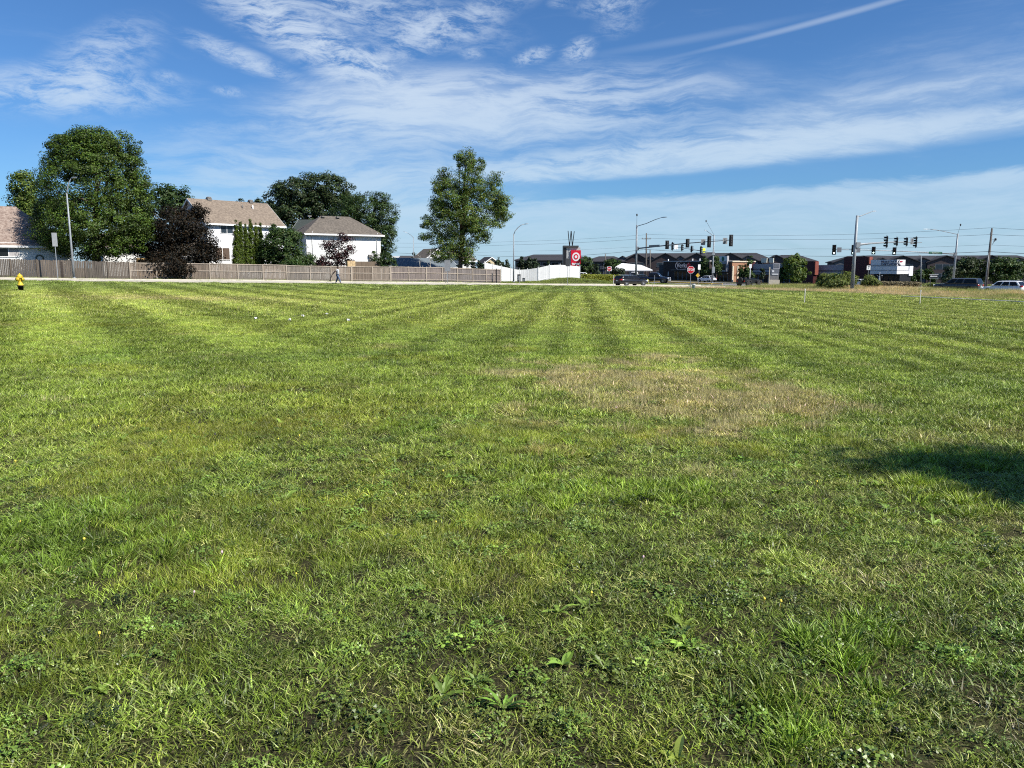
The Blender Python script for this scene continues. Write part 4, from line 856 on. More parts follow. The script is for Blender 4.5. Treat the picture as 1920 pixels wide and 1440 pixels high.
wires = [('topmost overhead wire across the right of the sky', [Z(u1, -.3), P(1500, 441, 165), P(1859, 427, 128), P(1990, 433, 118)], .02), ('second overhead wire across the right of the sky', [Z(u1, -1.2), P(1500, 449, 165), Z(u2, -1.0), P(1990, 444, 118)], .022),
         ('lowest dark overhead cable above the flats', [P(1100, 478, 205), P(1212, 467.5, 190), P(1340, 474.5, 178), P(1560, 480.5, 160), P(1700, 476, 145), P(1853, 471.5, 128), P(1990, 478, 118)], .035), ('thin overhead wire over the middle signal arms', [P(1200, 468, 190), P(1500, 466.5, 165), P(1852, 459, 128), P(1990, 463, 118)], .016),
         ('upper overhead wire behind the lone tree towards the left', [P(700, 455, 240), P(960, 453, 215), Z(u1, -.4)], .02), ('second overhead wire behind the lone tree towards the left', [P(700, 463, 240), P(960, 459, 215), Z(u1, -1.3)], .024),
         ('dark low cable from the lone tree to the left flats', [P(740, 474, 230), P(880, 477, 215), P(960, 481, 205), P(1100, 478.5, 205)], .03), ('thin wire below the red pylon top', [P(700, 476, 240), P(960, 471, 220), P(1190, 463, 195)], .014)]
for l, p, rd in wires: wire(l, p, rd)

# ------------------------------------------------------------------ road signs, posts, hydrants
RED = pm('sign_red', (.52, .012, .025), .45, .05, 3); YELS = pm('sign_yellow', (.65, .40, .03), .5, .08, 4)
def post_sign(label, px, D, shape, sc, ph, mat, face=-math.pi / 2, txt=None, border=None, name='road_sign', postm=None, cat='sign', py=None, prad=.028):
    """shape in the sign's own plane (x right, z up), ph = height of its centre"""
    b = G(px, D) if py is None else P(px, py, D); r = thing(name, b, face + math.pi / 2, label, cat); m = MB(); m.box((0, .02, (ph + .3) / 2 - .1), (prad * 2, prad * 1.4, ph + .5)); m.build('post', postm or GALV, r)
    m = MB(); m.prism([(x * sc, z * sc + ph) for x, z in shape], 'y', -.02, -.008); s = m.build('plate', border or mat, r)
    if border: m = MB(); m.prism([(x * sc * .92, z * sc * .92 + ph) for x, z in shape], 'y', -.026, -.0205); m.build('face', mat, s)
    if txt: lettering('lettering', txt[0], txt[1], txt[2], s, Matrix.Translation((0, -.032, ph + (txt[3] if len(txt) > 3 else 0))) @ UPRIGHT, .003, bold=.01)
    return r
OCT = [(math.cos(math.pi / 8 + k * math.pi / 4), math.sin(math.pi / 8 + k * math.pi / 4)) for k in range(8)]
def rect(w, h): return [(-w / 2, -h / 2), (w / 2, -h / 2), (w / 2, h / 2), (-w / 2, h / 2)]
post_sign('red octagonal STOP sign at the corner of the lawn', 1295.5, 92, OCT, .46, 2.28, RED, txt=('STOP', .36, WHITE), border=WHITE, name='stop_sign')
post_sign('narrow grey sign on a post near the left street lamp', 107, 70, rect(.42, 1.2), 1, 3.6, SIGNBACK, face=-math.pi / 2 + .75)
post_sign('grey back of a road sign before the right end of the wooden fence', 839, 96, rect(.7, 1.35), 1, 2.15, SIGNBACK, prad=.03)
post_sign('grey back of a tall road sign in front of the white fence', 1064.5, 98.5, rect(.55, 1.0), 1, 2.95, DARKM, prad=.025)
post_sign('white road sign beyond the stop sign', 1311, 140, rect(.5, .9), 1, 3.15, WHITE, face=-math.pi / 2 + .3)
post_sign('small orange-yellow sign beyond the stop sign', 1309, 150, [(0, -1), (1, 0), (0, 1), (-1, 0)], .42, 1.6, YELS)
r = post_sign('small white sign with red disc and white bar by the canopy', 1142.5, 165, rect(.95, .95), 1, 2.6, WHITE)
m = MB(); m.prism([(.43 * math.cos(k * math.pi / 12), 2.6 + .43 * math.sin(k * math.pi / 12)) for k in range(24)], 'y', -.028, -.021); q_ = m.build('disc', RED, r); m = MB(); m.box2((-.31, -.034, 2.53), (.31, -.029, 2.67)); m.build('bar', WHITE, q_)
post_sign('small white sign with a black number 7 by the thick signal pole', 1628.5, 120, rect(.62, .72), 1, 3.3, WHITE, txt=('7', .62, BLACK), border=BLACK)
post_sign('plain white sign on post left of the grey shopfront', 1407, 150, rect(.5, .75), 1, 3.6, WHITE, postm=WHITE, prad=.05)
b = G(1752, 142); r = thing('one_way_sign', b, -.2, 'low black sign with white bar and border near the right flats', 'sign'); m = MB(); m.box2((-.68, 0, 1.9), (.72, .12, 2.5)); p_ = m.build('panel', BLACK, r); m = MB(); m.prism([(-.62, 2.2), (-.42, 2.36), (-.42, 2.27), (.6, 2.27), (.6, 2.13), (-.42, 2.13), (-.42, 2.04)], 'y', -.012, -.002); m.build('arrow', WHITE, p_)
m = MB(); m.box2((-.74, .02, 1.84), (.78, .10, 1.899)); m.box2((-.74, .02, 2.501), (.78, .10, 2.56)); m.build('frame', WHITE, r)
for xx in (-.5, .5): m = MB(); m.box2((xx - .05, .02, 0), (xx + .05, .1, 1.839)); m.build('post', DARKM, r)
def simple_post(name, label, px, D, h, rad, mat, cat='post', group=None, top=None, rz=0):
    b = G(px, D); r = thing(name, b, rz, label, cat, group); m = MB(); m.box((0, 0, h / 2 - .05), (rad * 2, rad * 1.6, h + .1)); m.build('shaft', mat, r, bevel=rad * .25)
    if top: m = MB(); m.box((0, 0, h - .06), (rad * 2.3, rad * 1.9, .1)); m.build('marked_tip', top, r)
    return r
LATH = pm('pale_lath', (.70, .66, .58), .8, .1, 6)
gs = 'survey stakes standing in the lawn'
simple_post('survey_stake', 'thin dull survey stake, leftmost on the right half of the lawn', 1224, 50, 1.1, .012, pm('dull_lath', (.30, .30, .20), .8, .1, 6), 'stake', gs)
simple_post('survey_stake', 'white survey stake in the middle of the right lawn', 1512, 51, .95, .024, LATH, 'stake', gs, WHITE); simple_post('survey_stake', 'white survey stake nearest the white string on the right', 1730, 51.5, .98, .022, LATH, 'stake', gs, WHITE)
simple_post('marker_post', 'thin pale marker post behind the black car', 1151, 96, 1.45, .035, LATH); simple_post('marker_post', 'thin grey marker post by the dark blue pickup', 1228, 118, 1.5, .03, PALEGALV)
simple_post('marker_post', 'thin pale lath beside the utility boxes', 974.5, 90, 1.15, .02, LATH); simple_post('pipe_post', 'dark post at the end of the wooden fence', 930.5, 106, 2.0, .075, BLACK); simple_post('pipe_post', 'dark slot post in the left board fence', 116, 75.4, 1.72, .10, pm('dark_timber', (.045, .035, .03), .9, .2, 4), rz=SANG)
for px, py0, D, w, h, mt, lab in ((973, 530, 116, .5, 1.15, DARKM, 'taller dark utility box at the foot of the white fence'), (982, 530.5, 117, .4, .6, DARKM, 'short dark utility box at the foot of the white fence'), (318, 525, 88.5, .42, .72, CONC, 'small pale utility box against the tan fence')):
    b = G(px, D); r = thing('utility_box', b, 0, lab, 'utility box'); m = MB(); m.box((0, 0, h / 2), (w, .35, h)); m.build('cabinet', mt, r, bevel=.03); m = MB(); m.box((0, 0, h + .021), (w + .06, .41, .04)); m.build('lid', mt, r); m = MB(); m.box((0, -.19, h * .55), (w * .7, .02, h * .6)); m.build('door', GALV if mt is DARKM else mt, r)
HYD = pm('hydrant_yellow', (.60, .43, .03), .45, .08, 6); HYP = pm('pale_hydrant_yellow', (.62, .60, .18), .5, .08, 6)
def hydrant(label, px, D, ym, s=1.0, low=BLACK, py=None):
    b = G(px, D); r = thing('fire_hydrant', b, R(-10), label, 'fire hydrant'); m = MB(); m.lathe([(.13 * s, -.05), (.13 * s, .26 * s), (.175 * s, .265 * s), (.175 * s, .30 * s)], 18); m.build('lower_barrel', low, r)
    m = MB(); m.lathe([(.165 * s, .301 * s), (.165 * s, .345 * s), (.115 * s, .36 * s), (.108 * s, .60 * s), (.12 * s, .62 * s), (.12 * s, .70 * s), (.155 * s, .705 * s), (.155 * s, .745 * s)], 18); br = m.build('barrel', ym, r)
    m = MB(); m.lathe([(.15 * s, .746 * s), (.14 * s, .80 * s), (.11 * s, .86 * s), (.06 * s, .90 * s), (.035 * s, .905 * s), (.035 * s, .96 * s), (.015 * s, .965 * s)], 18); m.build('bonnet', ym, r)
    for rz, rr in ((0, .062), (math.pi, .062), (-math.pi / 2, .085)):
        m = MB(); M = Matrix.Rotation(rz, 4, 'Z') @ Matrix.Translation((.09 * s, 0, .64 * s)) @ Matrix.Rotation(math.pi / 2, 4, 'Y'); m.lathe([(rr * s, 0), (rr * s, .07 * s), (rr * 1.25 * s, .072 * s), (rr * 1.25 * s, .13 * s), (rr * .5 * s, .14 * s), (.02 * s, .145 * s), (.02 * s, .18 * s)], 12, M=M); m.build('nozzle', ym, br)
    return r
hydrant('yellow fire hydrant with black foot at the left of the lawn', 35.5, 42, HYD); hydrant('pale yellow hydrant in front of the dark blue pickup', 1215, 117, HYP, .95, HYP)
# survey flags, litter, string, white pail
PAPER = pm('white_paper', (.8, .8, .79), .8, .04, 6); gl = 'white scraps of litter on the lawn'
for i, (px, py, s, lab) in enumerate(((568, 597.5, .12, 'largest white scrap of litter, left of centre on the lawn'), (613, 593.5, .12, 'white scrap of litter farthest back on the lawn'), (653, 605.5, .11, 'rightmost white scrap of litter on the lawn'), (480, 602.5, .1, 'leftmost white scrap of litter on the lawn'), (543, 604.5, .1, 'smallest white scrap of litter on the lawn'))):
    rr = ray(px, py); D = 25.0
    for _ in range(20): p = P(px, py, D); D += (p.z - H(p.x, p.y)) * 8
    p = P(px, py, D); v = []; n = 5
    for a in range(n + 1):
        for c_ in range(n + 1): v.append(((a / n - .5) * s, (c_ / n - .5) * s * .7, .06 + .07 * random.random()))
    me = MB(); me.add(v, [(a * (n + 1) + c_, (a + 1) * (n + 1) + c_, (a + 1) * (n + 1) + c_ + 1, a * (n + 1) + c_ + 1) for a in range(n) for c_ in range(n)], smooth=False); o = me.build('paper_scrap', PAPER); o.location = (p.x, p.y, H(p.x, p.y)); o.rotation_euler = (0, 0, random.uniform(0, 6)); tag(o, lab, 'litter', gl)
pts = []
for k in range(41):
    f = k / 40; px = 1690 + 270 * f; py = 555 + 12.5 * f; D = 62.0
    for _ in range(40): p = P(px, py, D); D += (p.z - H(p.x, p.y) - .18) * 6
    pts.append(P(px, py, D))
m = MB(); a = pts[0]; m.tube([p - a for p in pts], .035, 5); o = m.build('marker_string', LATH); o.location = a; tag(o, 'thin pale string stretched along the edge of the tall grass', 'string')
b = G(1301.5, 91); r = thing('white_bucket', b, 0, 'white bucket standing beside the stop sign post', 'bucket'); m = MB(); m.lathe([(.17, .0), (.21, .52), (.225, .53), (.225, .57), (.2, .57)], 16); m.build('shell', WHITE, r); m = MB(); m.lathe([(.23, .571), (.23, .60), (.1, .61)], 16); m.build('lid', WHITE, r); m = MB(); m.tube([(-.22, 0, .5), (-.2, -.1, .66), (0, -.14, .74), (.2, -.1, .66), (.22, 0, .5)], .012, 5); m.build('handle', GALV, r)
# ------------------------------------------------------------------ shops along the main road
def shop_root(name, label, px, D, d=None, cat='building'):
    d = d or ND; b = G(px, D); r = thing(name, b, math.atan2(d.y, d.x), label, cat)
    X = lambda q: along(b, d, q); Zf = lambda py, x: zof(py, (b + d * x).y) - b.z
    return r, X, Zf, b
def slab(parent, name, x0, x1, z0, z1, y0, y1, mat): m = MB(); m.box2((x0, y0, z0), (x1, y1, z1)); return m.build(name, mat, parent)
BRK_D = brickwork('dark_brown_brick', (.040, .026, .024), (.028, .019, .018), (.05, .042, .04)); BRK_SUNLIT = brickwork('sunlit_orange_brick', (.36, .17, .085), (.29, .13, .07), (.38, .27, .19)); BRK_SHADED = brickwork('shaded_brown_brick', (.13, .065, .042), (.10, .05, .034), (.14, .10, .08))  # shop brick in two tones: shaded front and sunlit side put into colour
GRY1 = pm('light_grey_panel', (.36, .355, .38), .6, .06, 2); GRY2 = pm('mid_grey_panel', (.17, .18, .20), .6, .08, 2); DKRED = pm('dark_red_panel', (.055, .008, .012), .6, .12, 2); STONE = pm('pale_limestone', (.60, .53, .40), .85, .08, 3); RED_SUNLIT = pm('sunlit_red_panel', (.22, .06, .04), .6, .1, 2); CREAM = pm('cream_panel', (.72, .70, .58), .6, .04, 2)  # tower reds: shaded front and sunlit edge put into separate colours
# dark restaurant
r, X, Zf, b = shop_root('restaurant', 'dark brown brick restaurant with white script sign behind the stop sign', 1244, 232)
x1 = X(1330); zt = Zf(491, x1 / 2); slab(r, 'wall', 0, x1, -.6, zt, 0, 12, BRK_D); slab(r, 'cornice', -.15, x1 + .2, zt + .003, zt + .28, -.2, 12.2, pm('pale_coping', (.42, .41, .41), .7, .05, 2)); slab(r, 'left_wing', -5, -.003, -.6, zt * .86, 3, 11, pm('slate_panel', (.045, .05, .06), .7, .1, 2)); slab(r, 'canopy', X(1264), X(1297), Zf(507, X(1280)), Zf(505, X(1280)), -1.4, -.005, DARKM)
for i, q in enumerate((1264, 1272, 1280, 1288)): window(r, X(q) + .15, X(q + 8) - .15, .1, Zf(508.5, X(q)), 1, y=-.01, frame=GALV, name='shop_window')
for q in (1252, 1297.5, 1311): m = MB(); m.box((X(q), .1, zt + .55), (.25, .25, .6)); m.build('parapet_light', WHITE, r)
slab(r, 'wall_light', X(1253), X(1253) + .22, Zf(517, X(1253)), Zf(509, X(1253)), -.1, -.004, WHITE)
SCR = pm('sign_silver', (.48, .48, .52), .5, .05, 3, emit=(.5, .5, .55, .15)); xs = X(1279); zs = Zf(498, xs); lettering('lettering', 'Verkel', 1.9, SCR, r, Matrix.Translation((xs + .3, -.06, zs)) @ UPRIGHT, .04)
m = MB(); ov = [(xs - 1.1 + 1.5 * math.cos(a), -.1, zs + 1.15 * math.sin(a)) for a in [R(60 + k * 14) for k in range(17)]]; m.tube(ov + [(xs + 1.6, -.1, zs - 1.0)], .07, 6); m.build('sign_swash', SCR, r)
m = MB(); xr = X(1291.5); m.prism([(xr + (1.0 if k % 2 else .55) * math.cos(k * math.pi / 7), Zf(498.7, xr) + (1.0 if k % 2 else .55) * math.sin(k * math.pi / 7)) for k in range(14)], 'y', -.12, -.01); m.build('red_emblem', pm('emblem_red', (.75, .02, .03), .5, .05, 3), r)
# brick shop with tall sign tower
r, X, Zf, b = shop_root('brick_shop', 'orange brick shop with tall pale sign tower', 1338, 214)
xb = X(1371); zt = Zf(491.5, xb); slab(r, 'wall', 0, xb, -.6, zt, 0, 9, BRK_SHADED)
slab(r, 'sunlit_brick_face', xb + .003, xb + .3, -.6, zt - .003, 0.01, 8.9, BRK_SUNLIT); slab(r, 'cornice', -.1, xb + .5, zt + .003, zt + .3, -.15, 9.2, STONE)  # lighter brick slab, sun on this side put into its colour
xl, xr_ = X(1351), X(1366); m = MB(); m.box2((xl, -.7, Zf(509, xl)), (xr_, -.003, Zf(480.5, xl))); tw = m.build('sign_tower', GRY1, r); slab(tw, 'dark_glazing', xl + .45, xr_ - .45, Zf(506, xl), Zf(495, xl), -.76, -.703, GLASS); slab(tw, 'logo_panel', xl + .12, xr_ - .12, Zf(490.5, xl), Zf(481.5, xl), -.76, -.703, WHITE)
m = MB(); cx, cz = (xl + xr_) / 2, Zf(486, xl); m.prism([(cx + .45 * math.cos(k * math.pi / 8), cz + .62 * math.sin(k * math.pi / 8)) for k in range(16)], 'y', -.80, -.765); m.build('green_emblem', pm('emblem_green', (.02, .16, .10), .5, .1, 3), tw)
slab(r, 'canopy', X(1343), X(1369), Zf(513, xl), Zf(511.5, xl), -1.2, -.706, DARKM)
for q in (1344, 1351, 1358): window(r, X(q) + .1, X(q + 6.5), .1, Zf(514.5, xl), 1, y=-.01, frame=GALV, name='shop_window')
for yy in (3.2, 6.2):
    m = MB(); m.box2((xb + .302, yy, .2), (xb + .36, yy + 2.4, 2.7)); o = m.build('side_window', GLASS, r); m = MB(); m.box2((xb + .302, yy - .15, 2.702), (xb + 1.3, yy + 2.55, 2.85)); m.build('awning', DARKM, o)
for yy in (0.0, 1.9): slab(r, 'stone_pier', xb + .305, xb + .5, -.3, zt * .8, yy, yy + .5, STONE)
# grey retail strip with dark red towers
r, X, Zf, b = shop_root('retail_strip', 'grey retail strip with dark red tower behind the green trees', 1413, 205)
x1 = X(1503); zt = Zf(495, x1 / 2); slab(r, 'wall', 0, x1, -.6, zt, 0, 5, GRY2); slab(r, 'upper_band', 0, x1, zt * .74, zt - .05, -.25, -.003, GRY1); slab(r, 'lower_band', 0, x1, zt * .56, zt * .69, -.25, -.003, GRY1); slab(r, 'awning_band', 0, x1, zt * .43, zt * .53, -.8, -.003, GRY2)
slab(r, 'red_fin', -.9, -.003, -.4, zt * 1.12, -.8, .5, DKRED); xt = X(1530); slab(r, 'red_tower', x1 + .003, xt, -.6, Zf(490.5, x1), -.9, .6, DKRED); slab(r, 'sunlit_tower_edge', xt + .003, xt + .35, Zf(515, xt), Zf(490.8, x1), -.8, .5, RED_SUNLIT)  # edge slab in lighter red carries the sunlit side of the tower
for q0, q1 in ((1425.5, 1436), (1440, 1448.5)): x_ = X(q0); p_ = slab(r, 'roof_sign', x_, X(q1), zt + .35, zt + 1.5, .2, .4, CREAM); slab(r, 'sign_leg', x_ + .2, x_ + .4, zt + .003, zt + .347, .2, .4, DARKM)
n = 9
for i in range(n): xa = x1 * (i + .12) / n; window(r, xa, xa + x1 / n * .72, .1, zt * .40, 2, y=-.01, frame=DARKM, name='shop_window')
marks(r, Vector(((x1 + X(1510)) / 2 - .6, -.92, Zf(498.5, x1))), (1, 0, 0), (0, 0, 1), [.28, .12, .3, .3, .3, .3, .3, .3], .62, WHITE, t=-.04); marks(r, Vector((x1 + .5, -.92, Zf(502.5, x1))), (1, 0, 0), (0, 0, 1), [.25, .25, .25], .5, WHITE, t=-.04)
# second strip, red tower, bank
r, X, Zf, b = shop_root('retail_strip', 'grey retail strip with red tower beside the thick signal pole', 1528, 192)
x1 = X(1586); zt = Zf(497, x1 / 2); slab(r, 'wall', 0, x1, -.6, zt, 0, 5, GRY2); slab(r, 'upper_band', 0, x1, zt * .72, zt - .05, -.25, -.003, GRY1); slab(r, 'lower_band', 0, x1, zt * .52, zt * .66, -.25, -.003, GRY1)
xt = X(1630); slab(r, 'red_tower', x1 + .003, xt, -.6, Zf(482, (x1 + xt) / 2), -.9, .5, DKRED); slab(r, 'sunlit_tower_edge', xt + .003, xt + .4, Zf(508, xt), Zf(482.4, (x1 + xt) / 2), -.8, .4, RED_SUNLIT)  # same lighter red slab for this tower's sunlit side
for i in range(5): xa = x1 * (i + .12) / 5; window(r, xa, xa + x1 / 5 * .72, .1, zt * .45, 2, y=-.01, frame=DARKM, name='shop_window')
r, X, Zf, b = shop_root('bank_building', 'grey bank with bright white corner and blue lettering', 1632, 178)
x1 = X(1681); zt = Zf(487.5, x1 / 2); zm = zt * .74; zl = zt * .42
slab(r, 'wall', 0, x1, -.6, zt * .44, 1.5, 6, BLACK); slab(r, 'top_band', 0, x1, zt * .78, zt, 0, 3.3, pm('white_metal_panel', (.74, .74, .76), .5, .03, 2)); slab(r, 'middle_band', 0, x1 + .2, zt * .60, zt * .75, -.1, 4.4, MATS['white_metal_panel']); slab(r, 'lower_band', 0, x1 + .2, zt * .45, zt * .585, -.1, 4.6, MATS['white_metal_panel']); slab(r, 'core', .2, x1 - .2, zt * .44, zt - .1, .3, 3.2, DARKM)
slab(r, 'end_wall', x1 + .003, x1 + .3, zt * .38, zt * .755, 4.62, 6.1, MATS['white_metal_panel'])
for yy in (3.9, 5.3): slab(r, 'pillar', x1 - .7, x1 - .1, -.4, zt * .445, yy, yy + .7, MATS['white_metal_panel'])
NAVY = pm('navy_lettering', (.02, .02, .09), .5, .05, 3); marks(r, Vector((X(1669), -.03, zt * .93)), (1, 0, 0), (0, 0, 1), [.32] * 11, .42, NAVY, .08, t=-.05); marks(r, Vector((X(1669), -.03, zt * .835)), (1, 0, 0), (0, 0, 1), [.3] * 12, .36, NAVY, .07, t=-.05)
cy, cz = 1.15, zt * .885; m = MB(); ar = [R(110 + k * 12) for k in range(16)]; o1 = [(cy + .95 * math.cos(a), cz + .62 * math.sin(a)) for a in ar]; o2 = [(cy + .1 + .68 * math.cos(a), cz + .05 + .45 * math.sin(a)) for a in reversed(ar)]; m.prism(o1 + o2, 'x', x1 + .005, x1 + .05); m.build('crescent_emblem', BLACK, r)
m = MB(); m.prism([(cy - .1, cz + .05), (cy + 1.0, cz + .12), (cy + .95, cz + .45), (cy - .05, cz + .42)], 'x', x1 + .005, x1 + .055); m.build('red_emblem', pm('deep_red', (.30, .03, .05), .5, .05, 3), r)
for i in range(5): xa = x1 * (i + .1) / 5; window(r, xa, xa + x1 / 5 * .75, .1, zt * .36, 2, y=1.49, frame=DARKM, name='shop_window')
m = MB(); fx = X(1662); b0 = r.matrix_world; st = thing('abstract_sculpture', b + ND * fx - SD * 2.5 + Vector((0, 0, H((b + ND * fx).x, (b + ND * fx).y) - b.z)), NANG, 'slim pale sculpture in front of the dark bank windows', 'sculpture'); m.lathe([(.12, 0), (.22, .4), (.28, 1.1), (.2, 1.7), (.1, 2.2)], 10); m.tube([(-.6, 0, 2.3), (0, 0, 2.0), (.7, 0, 2.35)], .08, 6); m.tube([(0, 0, 1.9), (.05, 0, 3.0)], .09, 6); m.build('figure', PALEGALV, st)
# monument sign
b = G(1452.5, 158); r = thing('monument_sign', b, R(-12), 'grey monument sign with pale stone base before the retail strip', 'sign'); slab(r, 'base', -1.05, 1.05, -.3, 1.0, -.35, .35, STONE); slab(r, 'pillar', -.85, .85, 1.003, 2.0, -.22, .22, pm('sign_pillar_grey', (.22, .21, .2), .7, .1, 3)); p1 = slab(r, 'lower_panel', -.75, .9, 2.0, 3.2, -.25, -.223 + .445, GRY2); slab(r, 'upper_panel', -.3, .95, 3.203, 4.35, -.25, .22, GRY1); slab(p1, 'white_plate', -.5, -.1, 2.55, 2.95, -.29, -.253, WHITE); slab(p1, 'strip_plate', -.5, .7, 2.05, 2.25, -.29, -.253, WHITE)
slab(r, 'upper_face', -.15, .8, 3.5, 4.2, -.29, -.253, GRY2); slab(r, 'side_post', -1.05, -.86, 1.003, 3.6, -.2, .2, STONE)

# ------------------------------------------------------------------ flats behind the shops
SDK = siding('charcoal_lap_siding', (.045, .045, .055), .25, var=.15); SBR = siding('dark_brown_lap_siding', (.050, .034, .033), .25, var=.15); SGR = siding('slate_lap_siding', (.085, .09, .105), .25, var=.12)
def flats(name, label, px0, px1, D, d, py_ridge, py_eave, gables, depth=16, wins=None):
    r, X, Zf, b = shop_root(name, label, px0, D, d); L = X(px1); we = Zf(py_eave, L / 2); wr = Zf(py_ridge, L / 2); rise = wr - we
    slab(r, 'wall', 0, L, -2, we, 0, depth, SDK); ro = MB(); ov = .6; h = depth / 2; zo = we - ov * rise / h
    A = [(-ov, -ov, zo), (L + ov, -ov, zo), (L + ov, depth + ov, zo), (-ov, depth + ov, zo), (h * .7, h, wr), (L - h * .7, h, wr)]
    ro.add(A + [(x, y, z - .25) for x, y, z in A[:4]], [(0, 1, 5, 4), (1, 2, 5), (2, 3, 4, 5), (3, 0, 4), (0, 6, 7, 1), (1, 7, 8, 2), (2, 8, 9, 3), (3, 9, 6, 0), (9, 8, 7, 6)]); ro.build('roof', SH_DRK, r, uv=True)
    for q, w, big in gables:
        x = X(q); hw = w / 2; pk = we + (rise * (.98 if big else .62)); ez = we - .1; pr = 1.6 if big else .9
        m = MB(); m.prism([(x - hw, -2), (x + hw, -2), (x + hw, ez), (x, pk - .35), (x - hw, ez)], 'y', -pr, -.003); g = m.build('gable_bay', SBR if big else SGR, r)
        for s in (-1, 1):
            m = MB(); yb = h if big else h * .62; v = [(x, -pr - .5, pk), (x + s * (hw + .5), -pr - .5, ez - .25), (x + s * (hw + .5), yb * .3, ez - .25), (x, yb, pk)]; m.add(v + [(a, c_, e - .22) for a, c_, e in v], [(0, 1, 2, 3), (7, 6, 5, 4), (0, 4, 5, 1), (1, 5, 6, 2), (2, 6, 7, 3), (3, 7, 4, 0)]); m.build('gable_roof', SH_DRK, g, uv=True)
        for fl in range(3):
            z0 = we - 2.55 - fl * 2.95
            if z0 > .2: window(r, x - hw * .55, x + hw * .55, z0, z0 + 1.55, 3 if big else 2, y=-pr - .01, glass=GLASSB, frame=pm('grey_trim', (.26, .26, .28), .6, .06, 3))
    xs_ = sorted([X(q) for q, w, g_ in gables]); mids = [(a + c_) / 2 for a, c_ in zip(xs_[:-1], xs_[1:])] or [L * .25, L * .5, L * .75]
    if not gables: mids = [L * (k + .5) / 8 for k in range(8)]
    for x in mids:
        for fl in range(3):
            z0 = we - 2.55 - fl * 2.95
            if z0 > .2:
                window(r, x - 1.1, x + 1.1, z0, z0 + 1.6, 2, y=-.01, glass=GLASS, frame=MATS.get('grey_trim') or pm('grey_trim', (.26, .26, .28), .6, .06, 3))
                m = MB(); m.box2((x - 1.5, -1.2, z0 - .55), (x + 1.5, -.003, z0 - .4)); bal = m.build('balcony', GRY2, r); m = MB(); m.box2((x - 1.5, -1.2, z0 + .5), (x + 1.5, -1.14, z0 + .56))
                for k in range(9): m.box2((x - 1.48 + k * .36, -1.19, z0 - .399), (x - 1.44 + k * .36, -1.15, z0 + .499))
                m.build('railing', MATS['grey_trim'], bal)
    return r, L, we, wr
d1 = Vector((.975, -.222, 0)).normalized()
flats('apartment_block', 'long low dark-roofed apartment block behind the white fence', 966, 1100, 262, d1, 477, 487, [], 14)
flats('apartment_block', 'low dark-roofed apartment wing behind the white canopy', 1095, 1172, 300, d1, 480.5, 489.5, [(1148, 7, False)], 14)
flats('apartment_block', 'many-gabled dark apartment block above the restaurant roof', 1160, 1450, 300, d1, 474.5, 488, [(1167, 6, False), (1194, 10, True), (1219, 6, False), (1247, 11, True), (1275, 6, False), (1305, 11, True), (1333, 6, False), (1368, 11, True), (1401, 7, False)], 16)
flats('apartment_block', 'gabled dark apartment block behind the retail strip and tree', 1440, 1530, 285, d1, 478, 489, [(1454, 9, True), (1479, 7, False)], 15)
flats('apartment_block', 'gabled dark apartment block behind the bank on the right', 1566, 1960, 262, d1, 479, 490, [(1583, 7, False), (1616, 9, True), (1652, 5, False), (1689, 11, True), (1728, 7, False), (1770, 11, True), (1812, 7, False), (1854, 10, True), (1905, 8, False)], 16)
# store far left, canopy tent
r, X, Zf, b = shop_root('far_store', 'far grey store with dark red stripe left of the lone tree', 727, 260, Vector((1, 0, 0))); x1 = X(772); zt = Zf(480, 0); slab(r, 'wall', 4.2, x1, -1, zt, 0, 12, pm('store_grey', (.11, .105, .115), .7, .1, 2)); slab(r, 'pale_wing', 0, 4.197, -1, zt - .1, 1, 12, WHITE); slab(r, 'red_stripe', 5.0, x1 - 2, Zf(491, 0), Zf(487.5, 0), -.15, -.003, pm('crimson_band', (.22, .01, .05), .6, .05, 2)); slab(r, 'dark_glazing', .4, 4.0, .2, zt * .6, .9, .997, GLASS)
b = G(1186, 185); r = thing('canopy_tent', b, R(-8), 'white peaked canopy roof behind the black car', 'canopy'); w, d_, e = 4.6, 6, 2.6; m = MB(); m.add([(-w - .6, -d_ / 2, e), (w, -d_ / 2, e), (w, d_ / 2, e), (-w - .6, d_ / 2, e), (-w * .55, 0, e + 1.55), (w * .45, 0, e + 1.1), (-w - .6, -d_ / 2, e - .3), (w, -d_ / 2, e - .3), (w, d_ / 2, e - .3), (-w - .6, d_ / 2, e - .3)], [(0, 1, 5, 4), (1, 2, 5), (2, 3, 4, 5), (3, 0, 4), (0, 6, 7, 1), (1, 7, 8, 2), (2, 8, 9, 3), (3, 9, 6, 0)]); m.build('roof', VINYL, r)
for xx in (-w - .5, -w / 3, w / 3, w - .1):
    for yy in (-d_ / 2 + .1, d_ / 2 - .1): m = MB(); m.box2((xx - .08, yy - .08, -.3), (xx + .08, yy + .08, e - .305)); m.build('leg', DARKM, r)
